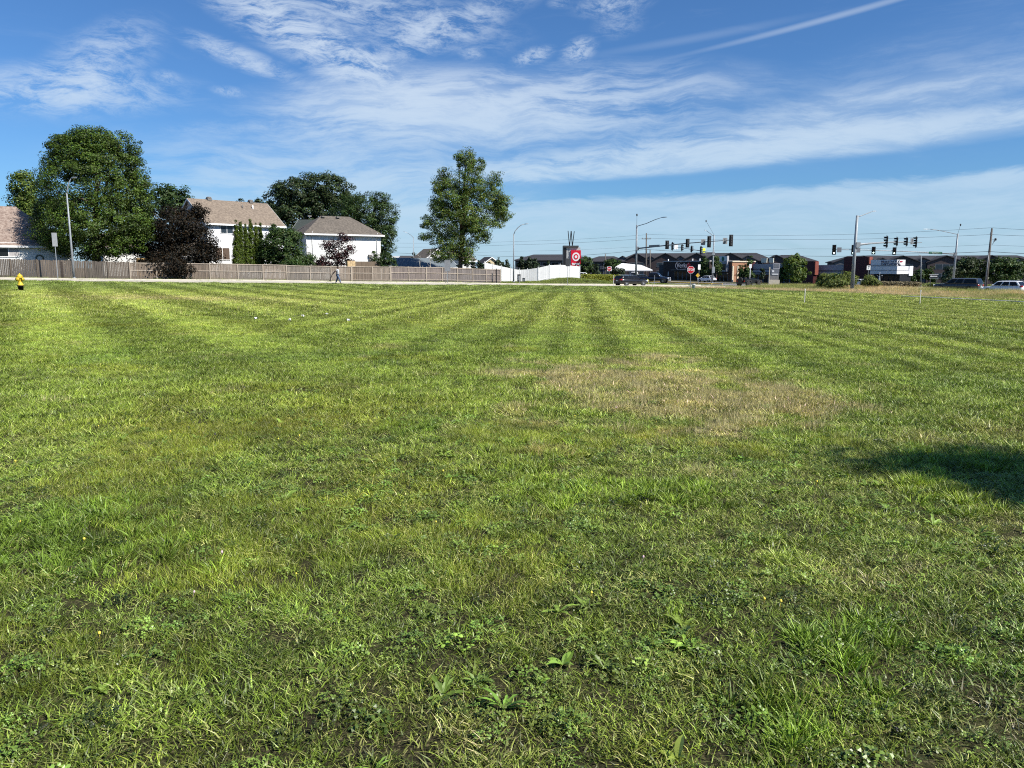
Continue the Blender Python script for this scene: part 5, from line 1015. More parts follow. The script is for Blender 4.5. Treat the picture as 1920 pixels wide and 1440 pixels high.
# pylon sign
b = G(1070, 200); k = 200 / F; zz = lambda py: zof(py, 200) - b.z; xx = lambda px: (px - 1070) * k; r = thing('pylon_sign', b, 0, 'tall pylon sign with open W on top and red bullseye panel', 'sign')
slab(r, 'dark_slab', xx(1056), xx(1061.8), -.5, zz(461.5), -.2, 3.0, BLACK); slab(r, 'cap', xx(1056.2), xx(1084), zz(465), zz(461.5) - .02, -.5, -.203, DARKM); slab(r, 'cap_core', xx(1061.9), xx(1083.5), zz(465), zz(461.7), -.198, 2.6, DARKM); gp = slab(r, 'grey_panel', xx(1061.9), xx(1087.5), -.5, zz(465.1), -.1, 2.5, pm('sign_pale_grey', (.42, .43, .42), .6, .06, 3))
marks(gp, Vector((xx(1065.6), -.12, zz(475))), (0, 0, -1), (1, 0, 0), [.22, .2, .22, .25, .2, .22, .2, .2, .24], .34, DARKM, .06)
rp = slab(r, 'red_panel', xx(1070.2), xx(1088.3), zz(498.8), zz(470.2), -.45, -.103, pm('bright_red_panel', (.62, .008, .03), .4, .03, 3)); cx, cz = xx(1079.3), zz(482)
def disc(parent, nm, r0, y, mat, sx=1.0): m = MB(); m.prism([(cx + r0 * sx * math.cos(a * math.pi / 18), cz + r0 * math.sin(a * math.pi / 18)) for a in range(36)], 'y', y, y + .03); return m.build(nm, mat, parent)
disc(rp, 'outer_ring', 1.10, -.485, WHITE, .88); disc(rp, 'red_ring', .70, -.52, MATS['bright_red_panel'], .88); disc(rp, 'centre_dot', .36, -.555, WHITE, .9); lettering('lettering', 'target', .86, WHITE, rp, Matrix.Translation((cx, -.49, zz(494.6))) @ UPRIGHT, .03, bold=.03)
wp = [(1064.7, 434.5, 1067.6, 461.3), (1070.3, 435, 1067.9, 461.3), (1070.7, 435, 1072.8, 461.3), (1076.2, 435.5, 1073.1, 461.3)]
m = MB()
for a_, c_, e_, f_ in wp: m.tube([(xx(a_), .6, zz(c_)), (xx(e_), .6, zz(f_) - .1)], .10, 4, smooth=False)
m.build('letter_w', BLACK, r)
# ------------------------------------------------------------------ vehicles
def paint(name, col, rough=.25, metal=.2):
    m = pm(name, col, rough, .04, 3, metal=metal, spec=.5); b = m.node_tree.nodes['Principled BSDF']; b.inputs['Coat Weight'].default_value = .45; b.inputs['Coat Roughness'].default_value = .06; return m
HEADL = pm('headlamp', (.75, .77, .8), .15, .03, 4, emit=(1, 1, 1, .25)); TAILL = pm('tail_lamp', (.42, .015, .02), .2, .05, 4); CHROME = pm('chrome', (.6, .6, .62), .15, .05, 4, metal=.9); PLATE = pm('number_plate', (.45, .5, .52), .5, .1, 8); CLAD = pm('grey_cladding', (.03, .03, .032), .7, .1, 6)
def wheel(parent, x, y, r, w, side):
    M = Matrix.Translation((x, y, r)) @ Matrix.Rotation(math.pi / 2, 4, 'X'); m = MB(); m.lathe([(r * .62, -w / 2), (r * .93, -w / 2), (r, -w * .32), (r, w * .32), (r * .93, w / 2), (r * .62, w / 2)], 22, M=M); o = m.build('wheel', RUBBER, parent)
    m = MB(); s = side * w * .36; m.lathe([(r * .635, -.02), (r * .635, .02), (r * .57, .022), (r * .55, .005), (r * .2, .004)], 20, M=Matrix.Translation((x, y + s, r)) @ Matrix.Rotation(-side * math.pi / 2, 4, 'X'))
    for k in range(5):
        a = k * 2 * math.pi / 5; m.box((0, 0, 0), (r * .5, .03, r * .13), M=Matrix.Translation((x, y + s + side * .02, r)) @ Matrix.Rotation(a, 4, 'Y') @ Matrix.Translation((r * .32, 0, 0)))
    m.build('rim', ALLOY, o); m = MB(); m.lathe([(r * .55, 0), (r * .1, .001)], 18, M=Matrix.Translation((x, y + s - side * .015, r)) @ Matrix.Rotation(-side * math.pi / 2, 4, 'X')); m.build('brake', DARKM, o)
def car(name, label, cat, px, D, ang, L, W, body, cabin, paintm, wr=.34, wx=(.19, .81), glassm=None, tail_z=.9, head_z=.72, group=None, rack=False, seg_windows=((.08, .36), (.40, .66), (.70, .94)), clad=True, bed=None, pos=None, fog=False):
    """x forward from the middle; body = (x/L, bottom, top, width) stations from rear to front, cabin = (x0, x1 at belt, x0, x1 at roof, belt z, roof z)"""
    b = Vector(pos) if pos else G(px, D, .04); r = thing(name, b, ang, label, cat, group); hw = W / 2; m = MB(); rings = []
    for fx, zb, zt, ww in body:
        x = (fx - .5) * L; h = hw * ww; zm = zb + (zt - zb) * .55
        rings.append([(x, -h * .88, zb), (x, -h * .98, zb + .08), (x, -h, zm), (x, -h * .965, zt - .05), (x, -h * .86, zt), (x, 0, zt + .025), (x, h * .86, zt), (x, h * .965, zt - .05), (x, h, zm), (x, h * .98, zb + .08), (x, h * .88, zb)])
    m.loft(rings, smooth=True); bo = m.build('body', paintm, r)
    for p in bo.data.polygons: p.use_smooth = len(p.vertices) == 4
    x0, x1, u0, u1, zb, zr = [v * L - L / 2 if i < 4 else v for i, v in enumerate(cabin)]; wb, wt = hw * .93, hw * .74; m = MB()
    zsl = lambda f, s: None
    def cp_(u, v, s):  # u 0..1 rear to front, v 0..1 belt to roof
        xa = x0 + (u0 - x0) * v; xb = x1 + (u1 - x1) * v; bulge = .02 * math.sin(math.pi * u); return Vector((xa + (xb - xa) * u, s * (wb + (wt - wb) * v ** 1.2 + bulge), zb + (zr - zb) * v))
    vs = []; us = [0, .06, .25, .5, .75, .94, 1]; vv = [0, .35, .7, .93]
    for u in us:
        inset = .94 if u in (0, 1) else 1
        vs.append([cp_(u, v, -1) * 1 for v in vv] + [Vector((cp_(u, 1, 0).x, -wt * .8, zr + .015 * math.sin(math.pi * u))), Vector((cp_(u, 1, 0).x, 0, zr + .04 * math.sin(math.pi * max(.12, min(.88, u))))), Vector((cp_(u, 1, 0).x, wt * .8, zr + .015 * math.sin(math.pi * u)))] + [cp_(u, v, 1) for v in reversed(vv)])
    m.loft(vs, smooth=True); cb = m.build('cabin', paintm, r); gl = glassm or GLASS
    for s in (-1, 1):
        for a, c_ in seg_windows:
            m = MB(); q = [cp_(a, .10, s), cp_(c_, .10, s), cp_(min(c_, .955), .88, s), cp_(max(a, .045), .88, s)]; o_ = Vector((0, s * .012, .004)); m.add([p + o_ for p in q] + [p - o_ * .5 for p in q], [(0, 1, 2, 3), (7, 6, 5, 4), (0, 4, 5, 1), (1, 5, 6, 2), (2, 6, 7, 3), (3, 7, 4, 0)]); m.build('side_window', gl, cb)
    for u, dx, nm in ((1, .012, 'windscreen'), (0, -.012, 'rear_window')):
        m = MB(); q = [cp_(u, .08, -.90), cp_(u, .08, .90), cp_(u, .90, .88), cp_(u, .90, -.88)]; o_ = Vector((dx, 0, .008)); m.add([p + o_ for p in q] + [p - o_ for p in q], [(0, 1, 2, 3), (7, 6, 5, 4), (0, 4, 5, 1), (1, 5, 6, 2), (2, 6, 7, 3), (3, 7, 4, 0)]); m.build(nm, gl, cb)
    for fx in wx:
        for s in (-1, 1):
            x = (fx - .5) * L; wheel(r, x, s * (hw - .12), wr, .22, s); m = MB(); m.lathe([(wr * 1.2, 0), (wr * 1.2, .012), (wr * 1.1, .014)], 20, M=Matrix.Translation((x, s * (hw * .975), wr * 1.03)) @ Matrix.Rotation(-s * math.pi / 2, 4, 'X')); m.build('wheel_arch', CLAD, r)
    ft = body[-1]; rt_ = body[0]
    for s in (-1, 1):
        m = MB(); m.box((L / 2 - .10, s * hw * .68, head_z), (.22, hw * .34, .16)); m.build('headlamp', HEADL, r, bevel=.02)
        m = MB(); m.box((-L / 2 + .10, s * hw * .76, tail_z), (.24, hw * .38, .17)); m.build('tail_lamp', TAILL, r, bevel=.02)
        m = MB(); q = cp_(.93, .08, s); m.box((q.x + .05, q.y + s * .1, q.z + .07), (.14, .2, .13)); m.build('wing_mirror', paintm, r, bevel=.03)
        if fog: m = MB(); m.box((L / 2 + .01, s * hw * .66, head_z - .34), (.08, .24, .14)); m.build('fog_lamp', HEADL, r, bevel=.02)
    m = MB(); m.box((L / 2 - .02, 0, .42), (.14, W * .84, .18)); m.build('front_bumper', CLAD if clad else CHROME, r, bevel=.03); m = MB(); m.box((-L / 2 + .02, 0, .44), (.14, W * .86, .2)); m.build('rear_bumper', CLAD if clad else CHROME, r, bevel=.03)
    m = MB(); m.box((-L / 2 + .0, 0, tail_z - .14), (.06, .32, .14)); m.build('number_plate', PLATE, r); m = MB(); m.box((L / 2 - .0, 0, head_z - .02), (.05, W * .42, .18)); m.build('grille', DARKM, r)
    if rack:
        for s in (-1, 1): m = MB(); m.tube([(u0 + .3, s * wt * .82, zr + .02), (u0 + .45, s * wt * .82, zr + .09), (u1 - .5, s * wt * .82, zr + .09), (u1 - .3, s * wt * .82, zr + .02)], .022, 6); m.build('roof_rail', CHROME, r)
    return r
WAGON = [(0, .42, .86, .86), (.03, .34, .98, .93), (.12, .28, 1.0, 1), (.45, .26, .96, 1), (.70, .26, .93, 1), (.76, .27, .91, .99), (.90, .30, .80, .96), (.97, .36, .70, .86), (1, .45, .60, .70)]
car('parked_car', 'black estate car on the street behind the lawn', 'car', 1183, 102.6, SANG, 4.75, 1.84, [(a, b_, c_ * .93, d_) for a, b_, c_, d_ in WAGON], (.015, .735, .10, .58, .885, 1.35), paint('black_car_paint', (.012, .012, .014)), .325, rack=True, tail_z=.84, head_z=.66)
SUVB = [(0, .48, 1.0, .88), (.03, .4, 1.1, .95), (.10, .32, 1.1, 1), (.5, .3, 1.06, 1), (.71, .3, 1.04, 1), (.78, .31, 1.01, .99), (.92, .35, .93, .96), (.98, .42, .80, .88), (1, .5, .68, .74)]
WHP = paint('white_car_paint', (.74, .75, .76), .25, 0); GRP = paint('grey_car_paint', (.06, .062, .068)); NVP = paint('navy_car_paint', (.012, .018, .035))
car('car', 'white crossover car driving left at the right edge', 'car', 1886, 96, NANG + math.pi, 4.75, 1.86, SUVB, (.03, .74, .13, .60, 1.06, 1.66), WHP, .36, rack=True, tail_z=1.05, head_z=.85)
TRK = [(0, .55, 1.12, .94), (.02, .48, 1.18, .97), (.35, .45, 1.17, 1), (.60, .45, 1.16, 1), (.72, .45, 1.17, 1), (.76, .45, 1.18, .99), (.93, .5, 1.10, .97), (.985, .55, 1.0, .9), (1, .62, .85, .8)]
car('pickup_truck', 'dark grey pickup with covered bed on the main road', 'pickup truck', 1799, 108.5, NANG + math.pi + .1, 5.9, 1.98, TRK, (.005, .745, .055, .60, 1.15, 1.90), GRP, .42, (.20, .82), seg_windows=((.05, .44), (.50, .70), (.74, .94)), clad=False, tail_z=1.0, head_z=.95)
# open-bed navy pickup
r = car('pickup_truck', 'dark blue pickup with white headlights facing right beyond the street', 'pickup truck', 1227, 141, R(-24), 5.7, 1.98, TRK, (.36, .745, .39, .62, 1.15, 1.88), NVP, .42, (.20, .82), seg_windows=((.10, .46), (.52, .92)), clad=False, tail_z=1.0, head_z=.95, fog=True)
m = MB(); m.box2((-2.75, -.8, 1.182), (-.85, .8, 1.215)); m.build('bed_cover', RUBBER, r)
car('parked_car', 'white car partly hidden by the far signal pole', 'car', 1326, 178, NANG + math.pi, 4.5, 1.8, WAGON, (.10, .735, .20, .56, .93, 1.45), WHP, .33); car('parked_car', 'white car parked just right of the red pylon panel', 'car', 1093, 172, R(10), 4.5, 1.8, SUVB, (.03, .74, .13, .60, 1.06, 1.62), paint('second_white_paint', (.7, .71, .7), .3, 0), .34)
car('parked_car', 'dark teal car parked behind the black estate car', 'car', 1207, 158, R(-5), 4.6, 1.8, WAGON, (.08, .735, .20, .56, .93, 1.45), paint('teal_car_paint', (.03, .055, .065)), .33); car('parked_car', 'white van front just left of the near signal pole', 'van', 1190, 166, R(80), 4.8, 1.9, SUVB, (.01, .78, .04, .66, 1.06, 2.0), WHP, .35)
car('parked_car', 'small white car seen behind the bushes near the bank', 'car', 1615.5, 152, NANG, 4.4, 1.78, WAGON, (.10, .735, .20, .56, .93, 1.42), WHP, .33)
# open-topped off-roader with spare wheel
b = G(1405, 116.5, .04); r = thing('off_road_vehicle', b, SANG, 'black open-topped off-road vehicle showing a spare wheel', 'car'); JB = paint('black_offroad_paint', (.010, .011, .013), .3)
m = MB(); m.loft([[(x, -h, zb), (x, -h, zt - .05), (x, -h * .95, zt), (x, h * .95, zt), (x, h, zt - .05), (x, h, zb)] for x, zb, zt, h in ((-1.75, .55, 1.22, .80), (-1.7, .50, 1.24, .82), (-.2, .48, 1.22, .83), (.25, .48, 1.22, .80), (.3, .5, 1.24, .74), (1.55, .52, 1.16, .66), (1.62, .55, 1.12, .64))]); m.build('body', JB, r)
for s in (-1, 1):
    for x in (-1.1, 1.25):
        wheel(r, x, s * .82, .44, .28, s); m = MB(); m.prism([(x - .62, .80), (x - .45, 1.0), (x + .45, 1.0), (x + .62, .80), (x + .5, .80), (x + .38, .92), (x - .38, .92), (x - .5, .80)], 'y', s * .70, s * 1.0); m.build('mudguard', CLAD, r)
    m = MB(); m.lathe([(.10, 0), (.10, .03)], 12, M=Matrix.Translation((1.62, s * .42, .95)) @ Matrix.Rotation(math.pi / 2, 4, 'Y')); m.build('headlamp', HEADL, r); m = MB(); m.box((-1.77, s * .66, .85), (.06, .14, .2)); m.build('tail_lamp', TAILL, r)
m = MB(); M = Matrix.Translation((-1.86, .0, 1.0)) @ Matrix.Rotation(math.pi / 2, 4, 'Y'); m.lathe([(.26, -.13), (.41, -.13), (.44, -.08), (.44, .08), (.41, .12), (.26, .12)], 22, M=M); sw = m.build('spare_wheel', RUBBER, r); m = MB(); m.lathe([(.27, -.06), (.27, .0), (.05, .01)], 16, M=Matrix.Translation((-1.92, 0, 1.0)) @ Matrix.Rotation(-math.pi / 2, 4, 'Y'))
for k in range(5): m.box((0, 0, 0), (.03, .22, .06), M=Matrix.Translation((-1.965, 0, 1.0)) @ Matrix.Rotation(k * 2 * math.pi / 5, 4, 'X') @ Matrix.Translation((0, .14, 0)))
m.build('rim', ALLOY, sw); m = MB(); m.box((-1.86, 0, .58), (.18, 1.5, .18)); m.build('rear_bumper', CLAD, r); m = MB(); m.box((1.7, 0, .60), (.18, 1.5, .2)); m.build('front_bumper', CLAD, r)
m = MB(); m.tube([(.3, -.7, 1.2), (.08, -.64, 1.42), (.08, .64, 1.42), (.3, .7, 1.2)], .035, 6); m.build('windscreen_frame', JB, r)
for s in (-1, 1):
    for x in (-.4,): m = MB(); m.box2((x - .25, s * .38 - .22, 1.18), (x + .25, s * .38 + .22, 1.3)); m.box2((x - .3, s * .38 - .2, 1.28), (x - .16, s * .38 + .2, 1.46)); m.build('seat', RUBBER, r)

# ------------------------------------------------------------------ walking person
def person():
    b = G(632.5, 77.5); b.z += .04; r = thing('person', b, 0, 'person in pale T-shirt and blue jeans walking along the street edge', 'person')
    SKIN = pm('skin', (.20, .12, .085), .6, .08, 12); SHIRT = pm('pale_grey_cotton', (.50, .52, .55), .85, .08, 12); JEAN = pm('blue_denim', (.10, .14, .22), .85, .15, 20); HAIR = pm('dark_hair', (.018, .014, .012), .7, .2, 30); SHOE = pm('dark_shoe', (.03, .03, .032), .6, .1, 12)
    def skin_mesh(name, chains, mat, parent, sub=2):
        """chains of (point, radius) sharing points become one continuous skin"""
        idx = {}; V = []; Rr = []; E = []
        for ch in chains:
            last = None
            for p, rad in ch:
                k = tuple(round(c, 4) for c in p)
                if k not in idx: idx[k] = len(V); V.append(p); Rr.append(rad)
                if last is not None and last != idx[k]: E.append((last, idx[k]))
                last = idx[k]
        me = bpy.data.meshes.new(name); me.from_pydata(V, E, []); o = link_obj(name, me, parent, [mat]); md = o.modifiers.new('skin', 'SKIN'); md.use_smooth_shade = True
        for i, sv in enumerate(me.skin_vertices[0].data): q = Rr[i]; sv.radius = q if isinstance(q, tuple) else (q, q); sv.use_root = (i == 0)
        sd = o.modifiers.new('sub', 'SUBSURF'); sd.levels = sd.render_levels = sub; return o
    # faces +x; right side is towards the camera (-y)
    pel = (0, 0, .95); ch = (.03, 0, 1.28); nk = (.05, 0, 1.50); hd = (.075, 0, 1.60); ht = (.07, 0, 1.72)
    hipR, hipL = (0, -.095, .90), (0, .095, .90); knR, anR = (.20, -.10, .51), (.30, -.10, .09); knL, anL = (-.06, .10, .50), (-.24, .10, .12)
    shR, shL = (.03, -.19, 1.42), (.03, .19, 1.42); elR, wrR = (-.16, -.25, 1.22), (-.30, -.22, 1.10); elL, wrL = (.02, .25, 1.14), (.14, .22, .92)
    body = [[(pel, .13), (ch, (.15, .13)), (nk, .055), (hd, .075), (ht, .07)], [(ch, (.15, .13)), (shR, .065), (elR, .042), (wrR, .03)], [(ch, (.15, .13)), (shL, .065), (elL, .042), (wrL, .03)],
            [(pel, .13), (hipR, .095), (knR, .06), (anR, .04), ((.42, -.10, .04), .035)], [(pel, .13), (hipL, .095), (knL, .06), (anL, .04), ((-.14, .10, .045), .035)]]
    def hand(w, d, side):
        w = Vector(w); d = Vector(d).normalized(); u = Vector((0, 0, 1)).cross(d).normalized(); v = d.cross(u); palm = w + d * .07; out = [[(tuple(w), .028), (tuple(palm), (.036, .02))]]
        for k, (o, l) in enumerate(((-.030, .075), (-.010, .085), (.010, .08), (.030, .062))):
            k0 = palm + v * o + d * .025; out.append([(tuple(palm), (.036, .02)), (tuple(k0), .0095), (tuple(k0 + d * l * .5 + u * side * .012), .009), (tuple(k0 + d * l * .8 + u * side * .04), .008)])
        t0 = w + d * .03 + u * side * .02 - v * .035; out.append([(tuple(palm), (.036, .02)), (tuple(t0), .011), (tuple(t0 + d * .04 + u * side * .03 - v * .01), .009)]); return out
    bo = skin_mesh('body', body + hand(wrR, Vector(wrR) - Vector(elR), 1) + hand(wrL, Vector(wrL) - Vector(elL), -1), SKIN, r)
    skin_mesh('shirt', [[((0, 0, .93), (.15, .17)), ((.015, 0, 1.1), (.14, .16)), (ch, (.165, .15)), ((.045, 0, 1.44), .085)], [(ch, (.165, .15)), (shR, .085), ((-.08, -.225, 1.31), .068)], [(ch, (.165, .15)), (shL, .085), ((.025, .225, 1.27), .068)]], SHIRT, r)
    skin_mesh('trousers', [[((0, 0, .97), (.135, .155)), (hipR, .11), (knR, .082), ((.285, -.10, .13), .07)], [((0, 0, .97), (.135, .155)), (hipL, .11), (knL, .082), ((-.225, .10, .16), .07)]], JEAN, r)
    skin_mesh('shoe', [[((.24, -.10, .05), .05), ((.33, -.10, .055), .055), ((.46, -.10, .04), .045)]], SHOE, r); skin_mesh('shoe', [[((-.30, .10, .10), .05), ((-.22, .10, .07), .055), ((-.09, .10, .045), .045)]], SHOE, r)
    skin_mesh('hair', [[((.055, 0, 1.64), .085), ((.055, 0, 1.71), .09), ((.06, 0, 1.76), .06)], [((.055, 0, 1.64), .085), ((.0, 0, 1.58), .06)]], HAIR, r)
    m = MB(); m.tube([(.145, 0, 1.62), (.165, 0, 1.605), (.15, 0, 1.59)], .012, 6); m.build('nose', SKIN, r)
    for s in (-1, 1): m = MB(); m.lathe([(.003, -.005), (.009, 0), (.003, .005)], 8, c=(.146, s * .03, 1.64)); m.build('eye', HAIR, r); m = MB(); m.lathe([(.01, -.02), (.022, 0), (.01, .02)], 8, c=(.065, s * .082, 1.62)); m.build('ear', SKIN, r)
    m = MB(); m.box((.148, 0, 1.565), (.006, .045, .01)); m.build('mouth', pm('lips', (.22, .08, .07), .6, .05, 10), r)
    # tool carried at arm's length behind
    w = Vector(wrR) + Vector((-.08, 0, -.04)); t = thing('garden_tool', b + w, 0, 'long dark curved tool held behind the walking person', 'tool'); m = MB(); m.tube([(.42, .02, .30), (.2, .01, .24), (0, 0, .02), (-.12, -.01, -.12), (-.24, -.02, -.45), (-.30, -.02, -.62)], [.03, .035, .035, .035, .032, .03], 8); m.build('tube', BLACK, t)
    m = MB(); m.lathe([(.03, -.09), (.075, -.06), (.08, .02), (.04, .06)], 10, c=(-.32, -.02, -.68)); m.build('head', BLACK, t); m = MB(); m.tube([(.06, 0, .05), (.02, .05, .10), (-.06, .05, .04), (-.06, 0, -.05)], .014, 6); m.build('handle', DARKM, t)
person()
# ------------------------------------------------------------------ trees and shrubs
def leaf_mesh(name, pos, nrm, size, tone, mat, parent, aspect=0.62, droop=0.0):
    n = len(pos); g = rng
    nrm = nrm / np.linalg.norm(nrm, axis=1, keepdims=True); r = g.normal(0, 1, (n, 3)); r[:, 2] -= droop
    u = r - nrm * np.sum(r * nrm, 1, keepdims=True); u /= np.linalg.norm(u, axis=1, keepdims=True); w = np.cross(nrm, u)
    s = size[:, None]
    v = np.stack([pos - u * s * 0.5, pos + w * s * aspect * 0.5 + nrm * s * 0.10, pos + u * s * 0.55, pos - w * s * aspect * 0.5 + nrm * s * 0.10], 1).reshape(-1, 3)
    me = bpy.data.meshes.new(name); me.vertices.add(4 * n); me.vertices.foreach_set('co', v.astype(np.float32).ravel())
    me.loops.add(6 * n); me.polygons.add(2 * n); b = (np.arange(n) * 4)[:, None]
    me.loops.foreach_set('vertex_index', (b + np.array([0, 1, 2, 0, 2, 3])[None]).astype(np.int32).ravel())
    me.polygons.foreach_set('loop_start', (np.arange(2 * n) * 3).astype(np.int32)); me.update(calc_edges=True)
    c = np.repeat(np.concatenate([tone, np.ones((n, 1))], 1), 4, 0)
    me.color_attributes.new('shade', 'FLOAT_COLOR', 'POINT').data.foreach_set('color', c.astype(np.float32).ravel())
    return link_obj(name, me, parent, [mat])
LEAF = {}
def leafm(key, col, trans=0.3, spec=0.3):
    if key not in LEAF: LEAF[key] = leaf_mat(key + '_leaf', col, trans, 0.5, spec=spec)
    return LEAF[key]
def tree(name, label, cat, px, D, lobes, nleaf, lsize, mat, trunk_r=0.25, crad=(0.7, 1.3), shell=0.5, group=None, tone_var=0.22, flat=0.65,
         limbs=9, fork=0.3, bark=None, base=None, depth=0.95, warm=0.12, up=0.55, twigs=0, droop=0.0, bz=None, aspect=0.62):
    """lobes: (px, py, rx_px, ry_px[, depth shift m]) measured in the photograph at distance D"""
    b = Vector(base) if base else G(px, D)
    if bz is not None: b.z = bz
    root = thing(name, b, 0, label, cat, group); k = D / F
    L = []
    for lo in lobes:
        c = P(lo[0], lo[1], D); c.y += (lo[4] if len(lo) > 4 else 0.0)
        L.append((np.array(c - b), np.array([lo[2] * k, lo[2] * k * depth, lo[3] * k])))
    vol = np.array([l[1][0] * l[1][2] for l in L]); vol = vol / vol.sum()
    pos = []; nrm = []; tone = []; cl = []
    for (c, r), f in zip(L, vol):
        nl = int(nleaf * f); rc = np.mean(r); cr = np.clip(np.array(crad), 0.12 * rc, 0.75 * rc)
        per = 60 if nleaf > 9000 else 34
        nc = max(6, nl // per); d = rng.normal(0, 1, (nc, 3)); d /= np.linalg.norm(d, axis=1, keepdims=True)
        q = (shell + (1 - shell) * rng.random(nc) ** 0.7); cc = c + d * r * q[:, None] * (1 + rng.normal(0, 0.07, (nc, 1))); cl.append(cc)
        rr = rng.uniform(cr[0], cr[1], nc); ct = np.clip(1 + rng.normal(0, tone_var, nc), 0.45, 1.8)
        i = rng.integers(0, nc, nl); e = rng.normal(0, 0.5, (nl, 3)); ln = np.linalg.norm(e, axis=1, keepdims=True); e = e / np.maximum(ln, 1e-6) * np.minimum(ln, 1.0) ** 0.6 * 0.95
        e[:, 2] *= flat; p = cc[i] + e * rr[i][:, None]; out = d[i] * 0.7 + e * 0.9; out[:, 2] += up
        n_ = out + rng.normal(0, 0.55, (nl, 3)); t_ = ct[i] * np.clip(1 + rng.normal(0, 0.18, nl), 0.5, 1.6); wv = rng.normal(0, warm, nl)
        pos.append(p); nrm.append(n_); tone.append(np.stack([t_ * (1 + wv), t_, t_ * (1 - wv)], 1))
    pos = np.concatenate(pos); nrm = np.concatenate(nrm); tone = np.concatenate(tone); cl = np.concatenate(cl)
    keep = pos[:, 2] > 0.08; pos, nrm, tone = pos[keep], nrm[keep], tone[keep]
    leaf_mesh('crown', pos, nrm, lsize * rng.uniform(0.6, 1.25, len(pos)), tone, mat, root, aspect, droop)
    top = max(c[2] + r[2] for c, r in L); cen = np.mean([c for c, r in L], 0); m = MB(); hf = top * fork
    tx = float(cen[0]) * 0.2; spine = [(0, 0, -0.3), (tx * 0.2, 0, hf * 0.5), (tx * 0.6, 0.05, hf), (float(cen[0]) * 0.7, float(cen[1]) * 0.6, top * 0.62), (float(cen[0]), float(cen[1]), top * 0.9)]
    m.tube(spine, [trunk_r * 1.25, trunk_r, trunk_r * 0.85, trunk_r * 0.4, trunk_r * 0.08], 10)
    for j in range(limbs + twigs):
        e = Vector(cl[rng.integers(len(cl))]); s0 = Vector(spine[2]).lerp(Vector(spine[3]), random.random() * 0.9); s0.z *= random.uniform(0.85, 1.0)
        if e.z < s0.z - 0.5: s0.z = max(hf * 0.7, e.z * 0.8)
        mid = s0.lerp(e, 0.5) + Vector((random.uniform(-.3, .3), random.uniform(-.3, .3), 0.25 * (e - s0).length * 0.5))
        if j >= limbs: e = s0.lerp(e, 1.12); m.tube([s0.lerp(e, 0.5), s0.lerp(e, 0.8), e], [trunk_r * .12, trunk_r * .06, trunk_r * .02], 5)
        else: m.tube([s0, mid, e], [trunk_r * 0.42, trunk_r * 0.25, trunk_r * 0.06], 6)
    m.build('trunk', bark or BARK, root)
    return root
MAPLE = leafm('maple', (0.054, 0.092, 0.011), 0.16); CRIMSON = leafm('dark_purple', (0.019, 0.0155, 0.0105), 0.10, 0.1)
OAK = leafm('oak', (0.038, 0.060, 0.019), 0.22); ASHL = leafm('ash', (0.046, 0.082, 0.022), 0.28); PLUM = leafm('plum', (0.040, 0.013, 0.015), 0.18)
YGREEN = leafm('bright', (0.105, 0.155, 0.028), 0.3); THUJA = leafm('thuja', (0.080, 0.120, 0.014), 0.2); SPRUCE = leafm('spruce', (0.035, 0.055, 0.026), 0.12)
SHRUB = leafm('shrub', (0.048, 0.085, 0.020), 0.28); OLIVE = leafm('olive', (0.150, 0.185, 0.045), 0.3); HEDGEL = leafm('golden', (0.20, 0.22, 0.025), 0.3)
PALEBARK = pm('pale_bark', (0.55, 0.52, 0.47), 0.8, 0.2, 6); GREYBARK = pm('grey_bark', (0.16, 0.14, 0.12), 0.95, 0.25, 5, bump=0.6, bscale=12, stretch=(1, 1, .25))

tree('maple_tree', 'largest tree, broad dense green maple behind the wooden fence', 'tree', 182, 86,
     [(178, 362, 90, 108), (178, 425, 102, 60), (136, 296, 44, 46), (208, 294, 52, 46), (170, 284, 50, 40), (238, 400, 42, 58), (108, 420, 40, 50), (264, 345, 16, 18)],
     135000, 0.19, MAPLE, 0.42, (0.35, 0.7), 0.82, limbs=14, up=0.4, tone_var=0.36)
tree('background_tree', 'green tree peeking out left of the large maple', 'tree', 52, 128, [(46, 350, 22, 30), (42, 388, 24, 26), (60, 392, 20, 24)], 9000, 0.36, YGREEN, 0.3, (0.6, 1.2))
tree('purple_leaved_tree', 'dark purple-brown tree leaning out over the wooden fence', 'tree', 325, 90,
     [(330, 425, 52, 38, 0), (300, 455, 45, 42), (355, 415, 34, 26), (368, 455, 36, 30), (285, 480, 35, 28), (385, 478, 26, 24), (340, 480, 50, 30), (345, 495, 46, 18, -4.6), (358, 504, 28, 14, -5.4), (378, 504, 16, 14, -5.2), (310, 500, 14, 10, -4.6), (375, 398, 14, 14)],
     34000, 0.23, CRIMSON, 0.25, (0.6, 1.1), 0.55, warm=0.2, limbs=10, tone_var=0.3, twigs=10)
tree('background_tree', 'grey-green tree rising behind the purple tree and tan roof', 'tree', 318, 135, [(300, 385, 28, 38), (330, 385, 30, 34), (345, 378, 14, 26), (318, 362, 16, 15)], 8000, 0.42, ASHL, 0.3, (0.5, 1.1), up=0.9)
tree('background_tree', 'small treetops showing over the tan roof ridge', 'tree', 470, 160, [(452, 382, 12, 10), (468, 384, 12, 8), (484, 383, 10, 10), (470, 420, 30, 30)], 3500, 0.42, OAK, 0.2, (0.5, 1.0))
tree('oak_tree', 'wide dark oak towering behind the two houses', 'tree', 590, 165,
     [(600, 350, 44, 27), (560, 365, 46, 34), (525, 378, 30, 28), (630, 362, 34, 30), (655, 372, 22, 22), (515, 405, 32, 26), (570, 405, 60, 34), (625, 405, 45, 40), (540, 355, 20, 16), (663, 395, 18, 26)],
     45000, 0.40, OAK, 0.6, (0.7, 1.4), 0.6, limbs=12, tone_var=0.28)
